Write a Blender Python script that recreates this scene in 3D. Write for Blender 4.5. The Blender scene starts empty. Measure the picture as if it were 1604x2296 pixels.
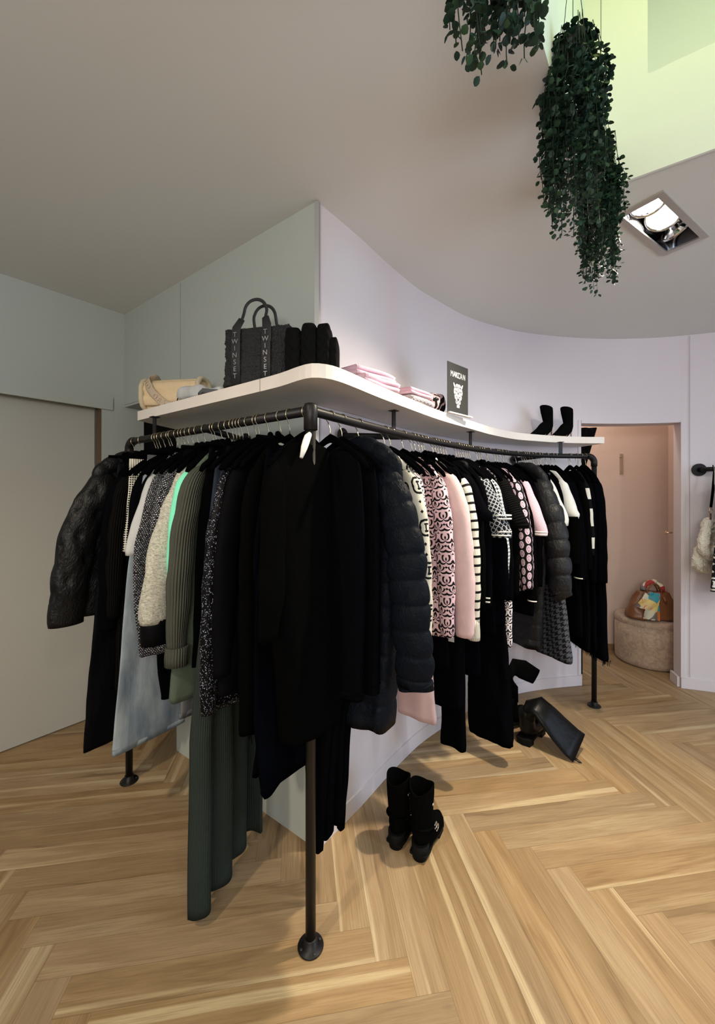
import bpy, bmesh, math, random
from mathutils import Vector, Matrix, noise
from mathutils.geometry import tessellate_polygon
C = bpy.context.scene.collection
PI = math.pi
sin, cos = math.sin, math.cos
def S(r, g, b):
    f = lambda c: (c/12.92 if c <= .04045 else ((c+.055)/1.055)**2.4)
    return (f(r/255), f(g/255), f(b/255), 1)

# ------------------------------------------------------------------ materials
class NT:
    def __init__(s, name):
        s.m = bpy.data.materials.new(name); s.m.use_nodes = True
        s.t = s.m.node_tree; s.b = s.t.nodes['Principled BSDF']
        s.uvn = None
    def n(s, ty, **kw):
        x = s.t.nodes.new(ty)
        for k, v in kw.items(): setattr(x, k, v)
        return x
    def L(s, a, b): s.t.links.new(a, b)
    def put(s, sock, v):
        if hasattr(v, 'links'): s.L(v, sock)
        else: sock.default_value = v
    def M(s, op, a, b=None, c=None):
        x = s.n('ShaderNodeMath', operation=op)
        s.put(x.inputs[0], a)
        if b is not None: s.put(x.inputs[1], b)
        if c is not None: s.put(x.inputs[2], c)
        return x.outputs[0]
    def uv(s):
        if s.uvn is None:
            t = s.n('ShaderNodeUVMap', uv_map='UV'); sp = s.n('ShaderNodeSeparateXYZ'); s.L(t.outputs[0], sp.inputs[0])
            s.uvn = (t.outputs[0], sp.outputs[0], sp.outputs[1])
        return s.uvn
    def obj(s):
        t = s.n('ShaderNodeTexCoord'); sp = s.n('ShaderNodeSeparateXYZ'); s.L(t.outputs['Object'], sp.inputs[0])
        return t.outputs['Object'], sp.outputs[0], sp.outputs[1], sp.outputs[2]
    def xyz(s, x, y, z=0.0):
        c = s.n('ShaderNodeCombineXYZ'); s.put(c.inputs[0], x); s.put(c.inputs[1], y); s.put(c.inputs[2], z); return c.outputs[0]
    def noise(s, vec, scale, detail=4, rough=.5, dist=0, out=0):
        x = s.n('ShaderNodeTexNoise'); s.L(vec, x.inputs['Vector']); x.inputs['Scale'].default_value = scale
        x.inputs['Detail'].default_value = detail; x.inputs['Roughness'].default_value = rough; x.inputs['Distortion'].default_value = dist
        return x.outputs[out]
    def voro(s, vec, scale, feature='F1', out='Distance'):
        x = s.n('ShaderNodeTexVoronoi', feature=feature); s.L(vec, x.inputs['Vector']); x.inputs['Scale'].default_value = scale
        return x.outputs[out]
    def mix(s, f, a, b):
        x = s.n('ShaderNodeMix', data_type='RGBA'); s.put(x.inputs['Factor'], f)
        s.put(x.inputs['A'], a); s.put(x.inputs['B'], b); return x.outputs['Result']
    def ramp(s, f, stops, interp='LINEAR'):
        x = s.n('ShaderNodeValToRGB'); x.color_ramp.interpolation = interp
        e = x.color_ramp.elements
        while len(e) < len(stops): e.new(.5)
        for i, (p, c) in enumerate(stops): e[i].position = p; e[i].color = c
        s.put(x.inputs[0], f); return x.outputs[0]
    def bump(s, h, strength=.3, dist=.002):
        x = s.n('ShaderNodeBump'); x.inputs['Strength'].default_value = strength; x.inputs['Distance'].default_value = dist
        s.L(h, x.inputs['Height'])
        if s.b.inputs['Normal'].links: s.L(s.b.inputs['Normal'].links[0].from_socket, x.inputs['Normal'])
        s.L(x.outputs[0], s.b.inputs['Normal'])
    def fin(s, col=None, rough=.8, spec=.3, metal=0, sheen=0):
        if col is not None: s.put(s.b.inputs['Base Color'], col)
        s.put(s.b.inputs['Roughness'], rough); s.b.inputs['Specular IOR Level'].default_value = spec
        s.put(s.b.inputs['Metallic'], metal); s.b.inputs['Sheen Weight'].default_value = sheen
        return s.m
def plain(name, col, rough=.7, spec=.3, metal=0, nb=None, sheen=0):
    q = NT(name)
    c = col if len(col) == 4 else (*col, 1)
    o = q.obj()[0]
    v = q.noise(o, 9, 3)
    cc = q.mix(v, tuple(min(1, k*.93) for k in c[:3])+(1,), tuple(min(1, k*1.07) for k in c[:3])+(1,))
    if nb: q.bump(q.noise(o, nb[0], 3), nb[1], nb[2])
    return q.fin(cc, rough, spec, metal, sheen)
def emit(name, col, st):
    q = NT(name); q.b.inputs['Emission Color'].default_value = (*col[:3], 1); q.b.inputs['Emission Strength'].default_value = st
    return q.fin((.8, .8, .8, 1))
# fabrics
def weave(q, s=900, st=.25):
    _, u, v = q.uv(); h = q.M('MULTIPLY', q.M('SINE', q.M('MULTIPLY', u, s)), q.M('SINE', q.M('MULTIPLY', v, s))); q.bump(h, st, .001)
def wrinkle(q, st=.5, sc=9, dist=.012):
    _, u, v = q.uv(); q.bump(q.noise(q.xyz(u, q.M('MULTIPLY', v, .35)), sc, 4, .55, 1.5), st, dist)
def ribs(q, period=.006, st=.6, axis=0, dist=.002):
    _, u, v = q.uv(); q.bump(q.M('SINE', q.M('MULTIPLY', (u, v)[axis], 2*PI/period)), st, dist)
def cloth(name, col, kind='plain', rough=.85, spec=.2, sheen=0.0):
    q = NT(name); vec, u, v = q.uv()
    c = (*col[:3], 1)
    cc = q.mix(q.noise(vec, 14, 4), tuple(k*.85 for k in c[:3])+(1,), tuple(min(1, k*1.12) for k in c[:3])+(1,))
    wrinkle(q, .45)
    if kind == 'plain': weave(q)
    elif kind == 'rib': ribs(q, .009, .8)
    elif kind == 'cord': ribs(q, .0065, .55, 0, .0015)
    elif kind == 'hrib': ribs(q, .012, .8, 1, .003)
    elif kind == 'cable':
        a = q.M('SINE', q.M('ADD', q.M('MULTIPLY', v, 160), q.M('MULTIPLY', q.M('ABSOLUTE', q.M('SINE', q.M('MULTIPLY', u, 90))), 3)))
        q.bump(a, .8, .003)
    elif kind == 'puff':
        q.bump(q.noise(q.xyz(q.M('MULTIPLY', u, 1.6), v), 26, 3, .6, 2.2), .7, .006)
    elif kind == 'fuzz':
        q.bump(q.noise(vec, 260, 4, .7), .9, .004)
    elif kind == 'velvet':
        q.bump(q.noise(q.xyz(u, q.M('MULTIPLY', v, .3)), 60, 4, .6), .5, .003)
    elif kind == 'leather': q.bump(q.voro(vec, 500), .15, .001)
    return q.fin(cc, rough, spec, 0, sheen)
def pat(name, fn, rough=.85, spec=.2, kind='plain'):
    q = NT(name); col = fn(q); wrinkle(q, .35)
    if kind == 'fuzz': q.bump(q.noise(q.uv()[0], 260, 4, .7), .8, .003)
    if kind == 'knit': ribs(q, .005, .4)
    return q.fin(col, rough, spec)
def cellf(q, x, p): return q.M('FRACT', q.M('DIVIDE', x, p))
def p_stripe(a, b, period, duty, ax=1):
    def f(q):
        _, u, v = q.uv(); return q.mix(q.M('GREATER_THAN', cellf(q, (u, v)[ax], period), duty), a, b)
    return f
def p_hound(a, b, thr):
    def f(q):
        _, u, v = q.uv()
        i = q.M('FLOOR', q.M('DIVIDE', u, thr)); j = q.M('FLOOR', q.M('DIVIDE', v, thr))
        ci = q.M('LESS_THAN', q.M('FLOORED_MODULO', i, 8), 4); cj = q.M('LESS_THAN', q.M('FLOORED_MODULO', j, 8), 4)
        tw = q.M('LESS_THAN', q.M('FLOORED_MODULO', q.M('ADD', i, j), 4), 2)
        r = q.M('ADD', q.M('MULTIPLY', tw, ci), q.M('MULTIPLY', q.M('SUBTRACT', 1, tw), cj))
        return q.mix(r, a, b)
    return f
def p_tweed(a, b, w=.009, h=.006):
    def f(q):
        vec, u, v = q.uv()
        x = q.n('ShaderNodeTexBrick'); 
        q.L(q.xyz(q.M('ADD', u, q.M('MULTIPLY', q.noise(vec, 60, 2), .006)), q.M('ADD', v, q.M('MULTIPLY', q.noise(vec, 45, 2), .006))), x.inputs['Vector'])
        x.inputs['Scale'].default_value = 1; x.inputs['Brick Width'].default_value = w; x.inputs['Row Height'].default_value = h
        x.inputs['Mortar Size'].default_value = h*.36; x.inputs['Mortar Smooth'].default_value = .3
        x.inputs['Color1'].default_value = a; x.inputs['Color2'].default_value = tuple(.22*k for k in a[:3])+(1,); x.inputs['Mortar'].default_value = b
        return q.mix(q.M('GREATER_THAN', q.noise(vec, 130, 3), .60), x.outputs[0], b)
    return f
def p_rings(a, b, p):
    def f(q):
        _, u, v = q.uv()
        x = q.M('SUBTRACT', cellf(q, u, p), .5); y = q.M('SUBTRACT', cellf(q, v, p), .5)
        r = q.M('SQRT', q.M('ADD', q.M('MULTIPLY', x, x), q.M('MULTIPLY', y, y)))
        d = q.M('ABSOLUTE', q.M('SUBTRACT', r, .40))
        return q.mix(q.M('LESS_THAN', d, .06), a, b)
    return f
def damask(q, u, v, p, ph=0):
    a = q.M('ABSOLUTE', q.M('SUBTRACT', cellf(q, u, p), .5)); b = q.M('FRACT', q.M('DIVIDE', v, p*1.7))
    w = q.M('SINE', q.M('ADD', q.M('MULTIPLY', a, 17), q.M('MULTIPLY', q.M('SINE', q.M('MULTIPLY', b, 2*PI)), 2.6)))
    z = q.M('COSINE', q.M('ADD', q.M('MULTIPLY', b, 4*PI), q.M('MULTIPLY', a, 11)))
    return q.M('ADD', w, q.M('MULTIPLY', z, .8))
def p_damask(a, b, p):
    def f(q):
        vec, u, v = q.uv()
        x = q.M('ABSOLUTE', q.M('SUBTRACT', cellf(q, u, p), .5)); y = q.M('SUBTRACT', cellf(q, v, p*1.5), .5); y = q.M('MULTIPLY', y, 1.5)
        def swirl(x0, y0, k, w):
            dx, dy = q.M('SUBTRACT', x, x0), q.M('SUBTRACT', y, y0)
            th = q.M('ARCTAN2', dy, q.M('ADD', dx, .0001)); r = q.M('SQRT', q.M('ADD', q.M('MULTIPLY', dx, dx), q.M('MULTIPLY', dy, dy)))
            return q.M('SINE', q.M('ADD', q.M('MULTIPLY', th, k), q.M('MULTIPLY', r, w))), r
        s1, r1 = swirl(0, .35, 6, 13); s2, r2 = swirl(.5, -.30, 5, -15)
        near = q.M('LESS_THAN', r1, r2)
        d = q.M('ADD', q.M('MULTIPLY', near, s1), q.M('MULTIPLY', q.M('SUBTRACT', 1, near), s2))
        dia = q.M('SUBTRACT', .15, q.M('ADD', x, q.M('ABSOLUTE', q.M('ADD', y, .28))))
        d = q.M('MAXIMUM', d, q.M('MULTIPLY', dia, 20)); d = q.M('SUBTRACT', d, .12)
        return q.mix(q.M('GREATER_THAN', d, .1), a, b)
    return f
def p_oval(a, b, px, py):
    def f(q):
        _, u, v = q.uv()
        col = q.M('FLOOR', q.M('DIVIDE', u, px)); v2 = q.M('ADD', v, q.M('MULTIPLY', q.M('FLOORED_MODULO', col, 2), py/2))
        x = q.M('MULTIPLY', q.M('SUBTRACT', cellf(q, u, px), .5), 2.45); y = q.M('MULTIPLY', q.M('SUBTRACT', cellf(q, v2, py), .5), 2.2)
        r = q.M('ADD', q.M('MULTIPLY', x, x), q.M('MULTIPLY', y, y))
        e = q.M('LESS_THAN', r, .85)
        ax = q.M('ABSOLUTE', x)
        pet = q.M('GREATER_THAN', q.M('SINE', q.M('ADD', q.M('MULTIPLY', ax, 12), q.M('MULTIPLY', y, 7))), -.7)
        ring = q.M('GREATER_THAN', r, .62)
        return q.mix(q.M('MULTIPLY', e, q.M('MAXIMUM', pet, ring)), a, b)
    return f
def p_letter(a, b, p):
    """knitted capital letters in rounded boxes with rows of dots"""
    def f(q):
        vec, u, v = q.uv()
        wob = q.M('MULTIPLY', q.M('SUBTRACT', q.noise(vec, 120, 2), .5), .06)
        x = q.M('ADD', q.M('SUBTRACT', cellf(q, u, p), .5), wob); fy = q.M('SUBTRACT', cellf(q, v, p*1.9), .5); y = q.M('ADD', q.M('MULTIPLY', fy, 1.9), wob)
        ax = q.M('SUBTRACT', q.M('ABSOLUTE', x), .12); ay = q.M('SUBTRACT', q.M('ABSOLUTE', y), .10)
        mx = q.M('MAXIMUM', ax, 0.); my = q.M('MAXIMUM', ay, 0.)
        d = q.M('SQRT', q.M('ADD', q.M('MULTIPLY', mx, mx), q.M('MULTIPLY', my, my)))
        ring = q.M('LESS_THAN', q.M('ABSOLUTE', q.M('SUBTRACT', d, .24)), .05)
        bar = q.M('MULTIPLY', q.M('LESS_THAN', q.M('ABSOLUTE', q.M('ADD', x, .06)), .045), q.M('LESS_THAN', q.M('ABSOLUTE', y), .2))
        b2 = q.M('MULTIPLY', q.M('LESS_THAN', q.M('ABSOLUTE', q.M('SUBTRACT', y, .15)), .04), q.M('LESS_THAN', q.M('ABSOLUTE', x), .14))
        b3 = q.M('MULTIPLY', q.M('LESS_THAN', q.M('ABSOLUTE', q.M('ADD', y, .16)), .04), q.M('LESS_THAN', q.M('ABSOLUTE', x), .14))
        yy = q.M('SUBTRACT', q.M('ABSOLUTE', y), .72); xx = q.M('SUBTRACT', q.M('ABSOLUTE', x), .18)
        dot = q.M('LESS_THAN', q.M('ADD', q.M('ABSOLUTE', xx), q.M('ABSOLUTE', yy)), .085)
        t = q.M('MAXIMUM', q.M('MAXIMUM', ring, q.M('MAXIMUM', bar, dot)), q.M('MAXIMUM', b2, b3))
        return q.mix(t, a, b)
    return f
def p_heather(a, b):
    def f(q):
        vec, u, v = q.uv(); return q.mix(q.ramp(q.noise(q.xyz(u, q.M('MULTIPLY', v, 2.2)), 75, 4, .7, 1.5), [(.38, a), (.62, b)]), (0, 0, 0, 1), (1, 1, 1, 1)) if 0 else q.ramp(q.noise(q.xyz(u, q.M('MULTIPLY', v, 2.2)), 75, 4, .7, 1.5), [(.35, a), (.65, b)])
    return f
def p_seq(a, b, th=.86):
    def f(q):
        vec, u, v = q.uv(); c = q.voro(vec, 480, 'F1', 'Color'); s = q.n('ShaderNodeSeparateColor'); q.L(c, s.inputs[0])
        return q.mix(q.M('GREATER_THAN', s.outputs[0], th), a, b)
    return f
def p_small(a, b, p):
    def f(q):
        _, u, v = q.uv()
        x = q.M('SINE', q.M('MULTIPLY', q.M('ADD', u, v), 2*PI/p)); y = q.M('SINE', q.M('MULTIPLY', q.M('SUBTRACT', u, v), 2*PI/p))
        return q.mix(q.M('GREATER_THAN', q.M('MULTIPLY', x, y), .12), a, b)
    return f
def p_denim(a, b):
    def f(q):
        vec, u, v = q.uv(); c = q.ramp(q.noise(q.xyz(u, q.M('MULTIPLY', v, .25)), 16, 5, .6), [(.3, a), (.7, b)])
        q.bump(q.M('SINE', q.M('MULTIPLY', q.M('ADD', u, v), 2*PI/.0016)), .2, .0005)
        return c
    return f
BK = (.0025, .0025, .003, 1)
MT = dict(
    black=cloth('black_crepe', (.0022, .0022, .003), 'plain', 1, .0),
    blackk=cloth('black_rib_knit', (.003, .003, .003), 'rib', 1, .0),
    brownk=cloth('brown_black_rib_knit', (.0055, .005, .0045), 'rib', 1, .0),
    navy=cloth('navy_black_crepe', (.0016, .0019, .0032), 'plain', 1, .0),
    velvet=cloth('black_velvet', (.0016, .0016, .0016), 'velvet', 1, .01),
    satin=cloth('black_satin', (.002, .002, .0025), 'plain', .7, .03),
    leather=cloth('black_leather_cloth', (.002, .002, .003), 'leather', .55, .06),
    quilt=cloth('black_quilted_nylon', (.0045, .0045, .005), 'puff', .42, .22),
    puffn=cloth('navy_black_down_nylon', (.004, .0055, .009), 'puff', .5, .06),
    puffg=cloth('charcoal_down_nylon', (.009, .009, .010), 'puff', .42, .26),
    cream=cloth('cream_rib_knit', S(205, 200, 185)[:3], 'rib'),
    white=cloth('white_cotton', S(225, 222, 215)[:3]),
    mint=cloth('mint_jersey', S(120, 215, 180)[:3]),
    cardg=cloth('olive_grey_rib_knit', S(66, 68, 60)[:3], 'rib'),
    cardf=cloth('olive_mohair', S(82, 94, 80)[:3], 'fuzz', .95),
    cord=cloth('dark_green_corduroy', S(42, 50, 46)[:3], 'cord', .85, .12),
    pink=cloth('dusty_pink_crepe', S(205, 175, 175)[:3]),
    olive=cloth('grey_olive_crepe', S(90, 88, 80)[:3]),
    pleat=cloth('black_pleated_chiffon', (.004, .004, .004), 'hrib', .9, .02),
    djean=pat('dark_blue_denim', p_denim(S(22, 28, 40), S(38, 48, 62))),
    ljean=pat('light_blue_denim', p_denim(S(98, 112, 126), S(152, 162, 168))),
    gjean=pat('grey_denim', p_denim(S(70, 72, 76), S(110, 112, 112))),
    sdenim=pat('pale_grey_denim', p_denim(S(165, 168, 170), S(192, 193, 192))),
    tweed=pat('black_white_bouncle_knit', p_tweed(S(225, 225, 235), BK)),
    wool=pat('heather_grey_wool', p_heather(S(128, 126, 115), S(204, 202, 188)), kind='fuzz'),
    sequin=pat('black_sequin_cloth', p_seq(BK, S(150, 155, 175), .93), .5, .08),  # glints on the sequins painted as pale specks in the colour
    letter=pat('cream_lettered_wool', p_letter(S(205, 200, 185), BK, .085), kind='fuzz'),
    letterb=pat('black_lettered_wool', p_letter(S(20, 20, 22), S(220, 218, 212), .11), kind='fuzz'),
    leaf=pat('pink_black_leaf_print', p_damask(S(215, 182, 190), BK, .062)),
    leafk=pat('black_white_leaf_print', p_damask(S(215, 205, 210), BK, .055)),
    stripe=pat('white_black_stripe_knit', p_stripe(S(215, 210, 195), BK, .041, .72), kind='knit'),
    rings=pat('navy_ring_knit', p_rings((.004, .005, .010, 1), S(185, 188, 192), .026), kind='knit'),
    hound=pat('houndstooth_fine', p_hound(BK, S(205, 212, 210), .0024)),
    boucle=pat('houndstooth_boucle', p_hound((.004, .005, .009, 1), S(78, 80, 86), .0040), kind='fuzz'),
    oval=pat('black_pink_oval_print', p_oval(BK, S(215, 185, 200), .036, .05)),
    pinks=pat('pink_white_mini_print', p_small(S(228, 200, 212), S(160, 120, 135), .013)),
    dots=pat('cream_black_dot_knit', p_small(S(205, 203, 190), BK, .02)),
    floral=pat('black_white_lurex', p_seq(BK, S(190, 190, 205), .6), .8, .2),
    pink2=cloth('light_pink_jersey', S(222, 190, 205)[:3]),
    hang=plain('black_flocked_plastic', (.0015, .0015, .002), 1, .0, nb=(900, .3, .0006)),
    wire=plain('champagne_wire', S(205, 190, 160), .25, .5, 1),
    pipe=plain('black_powder_coat_steel', (.008, .007, .007), .42, .25, nb=(300, .1, .0005)),
    chrome=plain('chrome', (.75, .75, .75), .12, .5, 1),
    gold=plain('gold_metal', S(215, 180, 150), .25, .5, 1),
    suede=plain('black_suede', (.0025, .0025, .0025), 1, .01, nb=(500, .3, .001)),
    shine=plain('black_shoe_leather', (.004, .004, .004), .32, .12, nb=(30, .35, .004)),
    sole=plain('black_rubber', (.005, .005, .005), .7, .1),
    tagp=plain('white_card', S(200, 200, 200), .6),
    shelf=plain('white_laminate', S(222, 214, 206), .55, .35),
)

# ------------------------------------------------------------------ mesh helpers
def link(name, me, mat, parent=None):
    o = bpy.data.objects.new(name, me); C.objects.link(o)
    if mat is not None: me.materials.append(mat)
    if parent is not None: o.parent = parent
    return o
def empty(name, loc, rz=0, label=None, cat=None, group=None):
    o = bpy.data.objects.new(name, None); C.objects.link(o); o.location = loc; o.rotation_euler = (0, 0, rz)
    o.empty_display_size = .05
    tag(o, label, cat, group); return o
def tag(o, label=None, cat=None, group=None, kind=None):
    if label: o['label'] = label
    if cat: o['category'] = cat
    if group: o['group'] = group
    if kind: o['kind'] = kind
    return o
class MB:
    def __init__(s): s.v = []; s.f = []; s.uv = []; s.sm = []
    def poly(s, pts, uvs=None, smooth=False):
        b = len(s.v); s.v += [tuple(p) for p in pts]; s.f.append(tuple(range(b, b+len(pts)))); s.uv.append(uvs or [(0, 0)]*len(pts)); s.sm.append(smooth)
    def prism(s, pts, z0, z1):
        n = len(pts); b = len(s.v)
        s.v += [(x, y, z0) for x, y in pts]+[(x, y, z1) for x, y in pts]
        def add(f): s.f.append(f); s.uv.append([(s.v[i][0]+s.v[i][1], s.v[i][2]) for i in f]); s.sm.append(False)
        add(tuple(range(b+n-1, b-1, -1))); add(tuple(range(b+n, b+2*n)))
        for i in range(n):
            j = (i+1) % n; add((b+i, b+j, b+n+j, b+n+i))
    def box(s, c, d, rz=0, M=None):
        x, y, z = (k/2 for k in d)
        R = Matrix.Rotation(rz, 3, 'Z') if M is None else M
        P = [Vector(c)+R @ Vector((sx*x, sy*y, sz*z)) for sz in (-1, 1) for sx, sy in ((-1, -1), (1, -1), (1, 1), (-1, 1))]
        b = len(s.v); s.v += [tuple(p) for p in P]
        for f in ((3, 2, 1, 0), (4, 5, 6, 7), (0, 1, 5, 4), (1, 2, 6, 5), (2, 3, 7, 6), (3, 0, 4, 7)):
            s.f.append(tuple(b+i for i in f)); s.uv.append([(0, 0), (d[0], 0), (d[0], d[2]), (0, d[2])]); s.sm.append(False)
    def rings(s, rings, closed=True, cap=(True, True), uvs=None, smooth=True):
        """rings: list of lists of points, all same length"""
        n = len(rings[0]); b = len(s.v)
        for r in rings: s.v += [tuple(p) for p in r]
        m = len(rings)
        if uvs is None:
            us = [0]
            mid = rings[m//2]
            for i in range(n): us.append(us[-1]+(Vector(mid[(i+1) % n])-Vector(mid[i])).length)
            vs = [0]
            cen = [sum((Vector(p) for p in r), Vector())/n for r in rings]
            for i in range(m-1): vs.append(vs[-1]+(cen[i+1]-cen[i]).length)
        else: us, vs = uvs
        for j in range(m-1):
            for i in range(n if closed else n-1):
                k = (i+1) % n
                s.f.append((b+j*n+i, b+j*n+k, b+(j+1)*n+k, b+(j+1)*n+i))
                s.uv.append([(us[i], vs[j]), (us[i+1], vs[j]), (us[i+1], vs[j+1]), (us[i], vs[j+1])]); s.sm.append(smooth)
        for e, r0 in ((0, b), (1, b+(m-1)*n)):
            if cap[e] and closed:
                f = tuple(range(r0, r0+n)); f = f[::-1] if e == 0 else f
                s.f.append(f); s.uv.append([(us[i-r0], vs[0 if e == 0 else -1]) for i in f]); s.sm.append(False)
    def sweep(s, path, rad, n=10, cap=(True, True), up=Vector((0, 1, 0)), mod=None, phase=0):
        """path: 3D points; rad: list of (a,b) half sizes or floats; a measured across `up` x tangent, b along up"""
        P = [Vector(p) for p in path]; rr = []
        for i, p in enumerate(P):
            t = (P[min(i+1, len(P)-1)]-P[max(i-1, 0)]).normalized()
            u = up-t*up.dot(t)
            if u.length < 1e-3: u = Vector((1, 0, 0))-t*t.x
            u.normalize(); w = t.cross(u)
            r = rad[i] if isinstance(rad, list) else rad
            a, b_ = r if isinstance(r, (list, tuple)) else (r, r)
            ring = []
            for k in range(n):
                th = 2*PI*k/n+phase; m = mod(i, th) if mod else 1
                ring.append(p+w*(a*cos(th)*m)+u*(b_*sin(th)*m))
            rr.append(ring)
        s.rings(rr, cap=cap)
    def build(s, name, mat, parent=None, fix=True):
        me = bpy.data.meshes.new(name); me.from_pydata(s.v, [], s.f)
        l = me.uv_layers.new(name='UV'); k = 0
        flat = []
        for u in s.uv:
            for a in u: flat += [a[0], a[1]]
        l.data.foreach_set('uv', flat); me.polygons.foreach_set('use_smooth', s.sm)
        me.update()
        if fix:
            bm = bmesh.new(); bm.from_mesh(me); bmesh.ops.recalc_face_normals(bm, faces=bm.faces); bm.to_mesh(me); bm.free()
        return link(name, me, mat, parent)
def cr(pts, step):
    """Catmull-Rom resample of tuples along the arc"""
    P = [tuple(map(float, p)) for p in pts]; out = []
    n = len(P)
    for i in range(n-1):
        p0, p1, p2, p3 = P[max(i-1, 0)], P[i], P[i+1], P[min(i+2, n-1)]
        L = math.dist(p1[:3], p2[:3]); k = max(1, round(L/step))
        for j in range(k):
            t = j/k
            out.append(tuple(.5*(2*b+(c-a)*t+(2*a-5*b+4*c-d)*t*t+(3*b-a-3*c+d)*t**3) for a, b, c, d in zip(p0, p1, p2, p3)))
    out.append(P[-1]); return out
def text_mesh(txt, size, mat, parent, M, name='lettering', ext=.0006, sx=1, align='CENTER'):
    cu = bpy.data.curves.new(name, 'FONT'); cu.body = txt; cu.size = size; cu.extrude = ext; cu.align_x = align; cu.align_y = 'CENTER'
    t = bpy.data.objects.new(name, cu); me = bpy.data.meshes.new_from_object(t); bpy.data.objects.remove(t); bpy.data.curves.remove(cu)
    me.transform(Matrix.Diagonal((sx, 1, 1, 1))); me.transform(M); me.name = name
    return link(name, me, mat, parent)
# ------------------------------------------------------------------ the room (camera stands at the origin, +Y into the shop)
EYE, CEIL = 1.45, 2.66
def st(o): o['kind'] = 'structure'; return o
def wallmat(name, col, rough=.8):
    q = NT(name); o = q.obj()[0]
    q.bump(q.noise(o, 700, 2, .6), .06, .0008)
    return q.fin((*col, 1), rough, .25)
WL = wallmat('grey_green_wall_board', (.43, .465, .435))
WR = wallmat('pale_lavender_white_plaster', (.665, .61, .635))
WC = wallmat('ceiling_paint', (.66, .665, .65))
WF = wallmat('blush_pink_plaster', (.66, .52, .46))
WY = wallmat('light_well_paint', (.78, .78, .74))
WD = wallmat('sliding_door_laminate', (.47, .47, .43))
WB = wallmat('shop_back_wall', (.55, .53, .50))
WO = plain('oak_strip', S(100, 82, 62), .6, .3)
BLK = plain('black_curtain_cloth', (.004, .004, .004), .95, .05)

# floor: herringbone vinyl planks 4 x 36 in
def floor_mat():
    q = NT('oak_herringbone_plank'); vec, u, v = q.uv()
    a = q.n('ShaderNodeAttribute', attribute_name='plank'); s = q.n('ShaderNodeSeparateColor'); q.L(a.outputs['Color'], s.inputs[0])
    r1, r2, r3 = s.outputs
    off = q.M('MULTIPLY', r1, 37.0)
    pu = q.xyz(q.M('ADD', q.M('MULTIPLY', u, 1.0), off), q.M('ADD', q.M('MULTIPLY', v, 9), q.M('MULTIPLY', r2, 11)), r3)
    wob = q.noise(pu, 1.3, 3, .5)
    pv = q.xyz(q.M('ADD', q.M('MULTIPLY', u, .9), off), q.M('ADD', q.M('MULTIPLY', v, 17), q.M('MULTIPLY', wob, 5)), r2)
    band = q.noise(pv, 1.0, 3, .55)
    fine = q.noise(q.xyz(q.M('ADD', q.M('MULTIPLY', u, 6), off), q.M('MULTIPLY', v, 210)), 1.0, 4, .6)
    base = q.ramp(band, [(.28, (.24, .145, .072, 1)), (.42, (.40, .27, .145, 1)), (.55, (.47, .325, .185, 1)), (.70, (.55, .41, .245, 1))])
    # pale sapwood streaks along the plank
    sap = q.noise(q.xyz(q.M('ADD', q.M('MULTIPLY', u, .5), off), q.M('ADD', q.M('MULTIPLY', v, 16), q.M('MULTIPLY', r1, 50))), 1.0, 2, .4)
    sapm = q.ramp(sap, [(.60, (0, 0, 0, 1)), (.67, (1, 1, 1, 1))])
    c = q.mix(q.M('MULTIPLY', sapm, .85), base, (.70, .56, .36, 1))
    c = q.mix(q.M('MULTIPLY', q.ramp(fine, [(.45, (0, 0, 0, 1)), (.72, (1, 1, 1, 1))]), .5), c, (.24, .15, .08, 1))
    kn = q.noise(q.xyz(q.M('ADD', q.M('MULTIPLY', u, 5), off), q.M('MULTIPLY', v, 16)), 1.0, 2, .5)
    c = q.mix(q.M('MULTIPLY', q.ramp(kn, [(.72, (0, 0, 0, 1)), (.8, (1, 1, 1, 1))]), .5), c, (.19, .115, .06, 1))
    hs = q.n('ShaderNodeHueSaturation'); q.put(hs.inputs['Value'], q.M('ADD', .88, q.M('MULTIPLY', r3, .22))); q.put(hs.inputs['Saturation'], q.M('ADD', .90, q.M('MULTIPLY', r2, .15))); q.L(c, hs.inputs['Color'])
    c = q.mix(1.0, hs.outputs[0], (1, 1, 1, 1)); c.node.blend_type = 'MULTIPLY'; q.L(hs.outputs[0], c.node.inputs['A']); c.node.inputs['B'].default_value = (.735, .70, .63, 1)
    e = q.M('MINIMUM', q.M('MINIMUM', v, q.M('SUBTRACT', .1016, v)), q.M('MINIMUM', u, q.M('SUBTRACT', .9144, u)))
    gap = q.M('LESS_THAN', e, .0006)
    c = q.mix(q.M('MULTIPLY', gap, .65), c, (.10, .06, .03, 1))
    q.bump(fine, .12, .0006)
    q.bump(q.M('MINIMUM', e, .0015), .5, .002)
    return q.fin(c, q.M('ADD', .42, q.M('MULTIPLY', fine, .15)), .35)
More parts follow.
